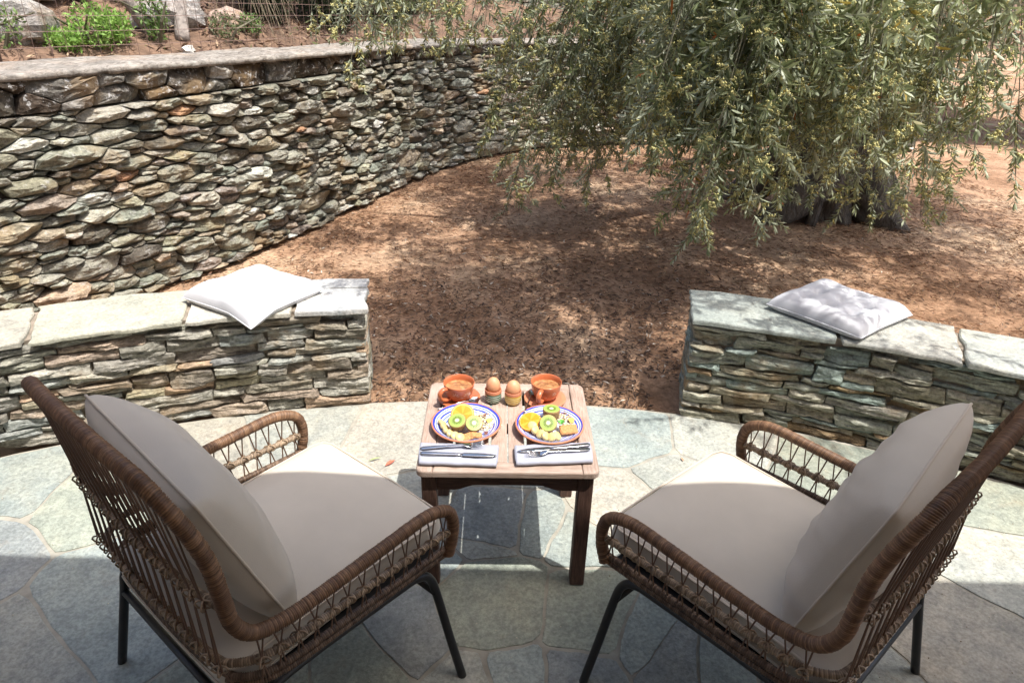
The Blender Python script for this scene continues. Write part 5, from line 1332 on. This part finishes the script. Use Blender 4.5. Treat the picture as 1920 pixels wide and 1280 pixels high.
biscuit(at3(876, 819, .459), .5, .036, .026, 'rounded biscuit at the front of the left plate', (.1, -.1)); biscuit(at3(893, 816, .461), .12, .034, .020, 'narrow biscuit beneath the muesli on the left plate', (.1, .15))
biscuit(at3(1066, 805, .463), .12, .052, .036, 'square crunchy biscuit at the right of the right plate', (.18, -.05))
def muesli(c, rx, ry, label, h=.010, n=900, rot=0):
    P = []; 
    for k in range(n):
        a = rs.uniform(0, 2 * np.pi); q = math.sqrt(rs.rand()); x = q * rx * math.cos(a); y = q * ry * math.sin(a); x, y = x * math.cos(rot) - y * math.sin(rot), x * math.sin(rot) + y * math.cos(rot)
        P.append((c[0] + x, c[1] + y, c[2] + rs.rand() * h * (1 - q * q) + .001))
    P = np.array(P); m = len(P); D = np.stack([rs.uniform(-1, 1, m), rs.uniform(-1, 1, m), rs.uniform(-.3, .3, m)], 1); U = np.stack([rs.uniform(-.5, .5, m), rs.uniform(-.5, .5, m), np.ones(m)], 1)
    V, T = bake(P, rot_frames(D, U), rs.uniform(.004, .0105, m), LEAF1_V * np.array([2.6, 1, 3]), LEAF1_T)
    pal = np.array([(.78, .70, .55), (.82, .76, .64), (.76, .60, .30), (.66, .42, .16), (.25, .09, .05), (.8, .68, .42)]); cc = pal[rs.choice(6, m, p=[.32, .28, .16, .08, .06, .10])]
    o = link('muesli', tri_mesh('muesli', V, T, [M_litter], col=np.repeat(cc, 4, 0))); tag(o, label, 'muesli', kind='stuff')
c = at3(913, 789, .450); muesli(c, .036, .056, 'muesli flakes with raisins at the right of the left plate', rot=.3)
c = at3(1065, 784, .449); muesli(c, .034, .048, 'muesli flakes with raisins at the back right of the right plate', rot=.5)
def corn(loc, nrm, r, col, label, name='corn_flake', cat='corn flake'):
    V = []; n = 10
    for i in range(n): a = 2 * math.pi * i / n; q = r * (1 + .25 * n3(math.cos(a) * 2 + loc[0] * 90, math.sin(a) * 2, 1)); V.append((q * math.cos(a), q * math.sin(a), .003 * math.cos(2 * a)))
    V += [(x * .9, y * .9, z - .0012) for x, y, z in V]; F = [tuple(range(n)), tuple(range(2 * n - 1, n - 1, -1))] + [(i, n + i, n + (i + 1) % n, (i + 1) % n) for i in range(n)]
    o = obj(name, V, F, simple(cat.replace(' ', '_'), col, .6, .1, 100, .2)); place(o, loc, nrm); tag(o, label, cat)
corn(at3(917, 788, .462), (.2, -.3, 1), .010, (.80, .50, .14), 'yellow corn flake on top of the muesli on the left plate'); corn(at3(908, 779, .460), (-.3, -.1, 1), .006, (.22, .07, .04), 'dark raisin at the back of the left muesli', 'raisin', 'raisin')
corn(at3(911, 811, .458), (.1, -.2, 1), .006, (.25, .09, .06), 'dark raisin at the front of the left muesli', 'raisin', 'raisin')
corn(at3(1071, 787, .461), (.2, -.4, 1), .010, (.82, .48, .10), 'yellow corn flake on top of the muesli on the right plate'); corn(at3(1059, 773, .460), (-.2, 0, 1), .007, (.25, .08, .05), 'dark raisin at the back of the right muesli', 'raisin', 'raisin')
# mint sprig
t = thing('mint_sprig', 'little green mint sprig beside the kiwi on the right plate', 'mint', at3(1052, 793, .472))
for k in range(6):
    a = k * 1.05; V = [Vector(v) * .015 for v in (LEAF2_V * np.array([2.8, 1, 2]))]; m4 = Matrix.Rotation(a, 4, 'Z') @ Matrix.Rotation(R(25 + 8 * (k % 3)), 4, 'X'); obj('leaf', [m4 @ v for v in V], [tuple(x) for x in LEAF2_T.tolist()], M_mint, t)

# ------------------------------------------------------------------ napkins and cutlery
def napkin(c4, label):
    """c4: front-left, front-right, back-right, back-left in world xy"""
    c = [Vector((*p, 0)) for p in c4]; cen = sum(c, Vector()) / 4; t = thing('napkin', label, 'napkin', (cen.x, cen.y, TZ), 0, 'folded white napkins'); n, m = 40, 22; V = []; F = []
    for i in range(n + 1):
        u = i / n
        for j in range(m):
            a = 2 * math.pi * j / m; vy = .5 - .5 * math.copysign(abs(math.cos(a)) ** .55, math.cos(a)); hz = math.copysign(abs(math.sin(a)) ** .6, math.sin(a))
            p = c[0] * (1 - u) * (1 - vy) + c[1] * u * (1 - vy) + c[2] * u * vy + c[3] * (1 - u) * vy - cen
            p = p + (c[3] - c[0]).normalized() * (.0022 * n3(u * 5, vy, cen.x * 30)) * (1 if vy < .5 else -1)
            z = .0095 + .009 * hz + (.0018 * n3(u * 9 + cen.x, vy * 4, 3) if hz > 0 else 0); V.append((p.x, p.y, z))
    F = [(i * m + j, (i + 1) * m + j, (i + 1) * m + (j + 1) % m, i * m + (j + 1) % m) for i in range(n) for j in range(m)]; F += [tuple(range(m)), tuple(range(n * m + m - 1, n * m - 1, -1))]
    obj('roll', V, F, M_napkin, t, True)
    # folded layers showing at the short ends
    for k, u in ((0, 0.0), (1, 1.0)):
        sp = []; q = c[0] * (1 - u) + c[1] * u - cen; q2 = c[3] * (1 - u) + c[2] * u - cen; e = (c[1] - c[0]).normalized() * (.0012 if u else -.0012)
        for s_ in range(26):
            a = s_ * .5; rad = 1 - s_ / 30; v_ = .5 + .45 * rad * math.cos(a); P = q.lerp(q2, v_) + e; sp.append(Vector((P.x, P.y, .0095 + .0075 * rad * math.sin(a))))
        obj('fold', *tube(sp, .0009, 4, False), M_napkin, t, True)
    return t
def w2(u, v, z=.45): p = at3(u, v, z); return (p.x, p.y)
napkin([(-.245, 1.500), (-.033, 1.499), (-.030, 1.590), (-.252, 1.594)], 'folded white napkin under the fork and knife on the left')
napkin([(.021, 1.507), (.233, 1.529), (.232, 1.618), (.016, 1.593)], 'folded white napkin under the knife and fork on the right')
def flat_sweep(P, W, T, n=8):
    """flat bar along points; W,T half widths"""
    V = []; F = []
    for i, p in enumerate(P):
        d = (P[min(i + 1, len(P) - 1)] - P[max(i - 1, 0)]).normalized(); s = Vector((0, 0, 1)).cross(d).normalized(); u = d.cross(s)
        for k in range(n): a = 2 * math.pi * k / n; V.append(p + s * math.cos(a) * W[i] + u * math.sin(a) * T[i])
    F = [(i * n + k, i * n + (k + 1) % n, (i + 1) * n + (k + 1) % n, (i + 1) * n + k) for i in range(len(P) - 1) for k in range(n)] + [tuple(range(n - 1, -1, -1)), tuple(range((len(P) - 1) * n, len(P) * n))]
    return V, F
def fork(a, b, label):
    a = Vector(a); b = Vector(b); t = thing('fork', label, 'fork', tuple(a)); D = b - a; L = D.length; d = D.normalized(); s = Vector((0, 0, 1)).cross(d).normalized(); u = Vector((0, 0, 1))
    ts = [0, .04, .2, .4, .55, .66, .70, .76, .80]; W = [.003, .0085, .0075, .005, .0038, .0045, .009, .0115, .0115]; Z = [0, 0, .001, .002, .004, .005, .003, .0, -.001]
    obj('fork_handle', *flat_sweep([d * L * t_ + u * z for t_, z in zip(ts, Z)], W, [.0016] * 9), M_steel, t, True)
    for k in range(4):
        o_ = (k - 1.5) * .0062; obj('tine', *flat_sweep([d * L * q + s * o_ + u * z for q, z in ((.795, -.001), (.86, .000), (.93, .003), (1.0, .008))], [.002, .0018, .0016, .0007], [.0012, .0012, .001, .0006], 6), M_steel, t, True)
def knife(a, b, label):
    a = Vector(a); b = Vector(b); t = thing('knife', label, 'knife', tuple(a)); D = b - a; L = D.length; d = D.normalized(); u = Vector((0, 0, 1))
    obj('knife_handle', *flat_sweep([d * L * q for q in (0, .03, .2, .4, .5, .54)], [.003, .0085, .0075, .006, .0055, .005], [.003, .0036, .0034, .003, .0028, .002]), M_steel, t, True)
    obj('blade', *flat_sweep([d * L * q for q in (.535, .57, .7, .85, .95, 1.0)], [.005, .0088, .0095, .0092, .006, .001], [.0012] * 6, 6), M_steel, t, True)
NZ = TZ + .0225
fork(at3(788, 840, NZ), at3(908, 833, NZ + .004), 'steel fork lying behind the knife on the left napkin'); knife(at3(788, 849, NZ), at3(931, 854, NZ + .001), 'steel knife lying in front of the fork on the left napkin')
knife(at3(1106, 833, NZ), at3(970, 846, NZ), 'steel knife at the back of the right napkin, blade to the left'); fork(at3(1106, 841, NZ), at3(986, 852, NZ), 'steel fork in front of the knife on the right napkin')

# ------------------------------------------------------------------ the house porch behind and above the viewer (casts the shade over the seats)
M_plaster = simple('lime_plaster', (.62, .60, .56), .9, .05, 8, .3, dist=.005)
ye = 1.535 - .22 * 2.42
porch = obj('porch_roof', *box(-5, 5, -2.6, ye, 2.42, 2.56), M_plaster); tag(porch, kind='structure')
hw = obj('house_wall', *box(-5, 5, -2.8, -2.6, -.05, 3.0), M_plaster); tag(hw, kind='structure')
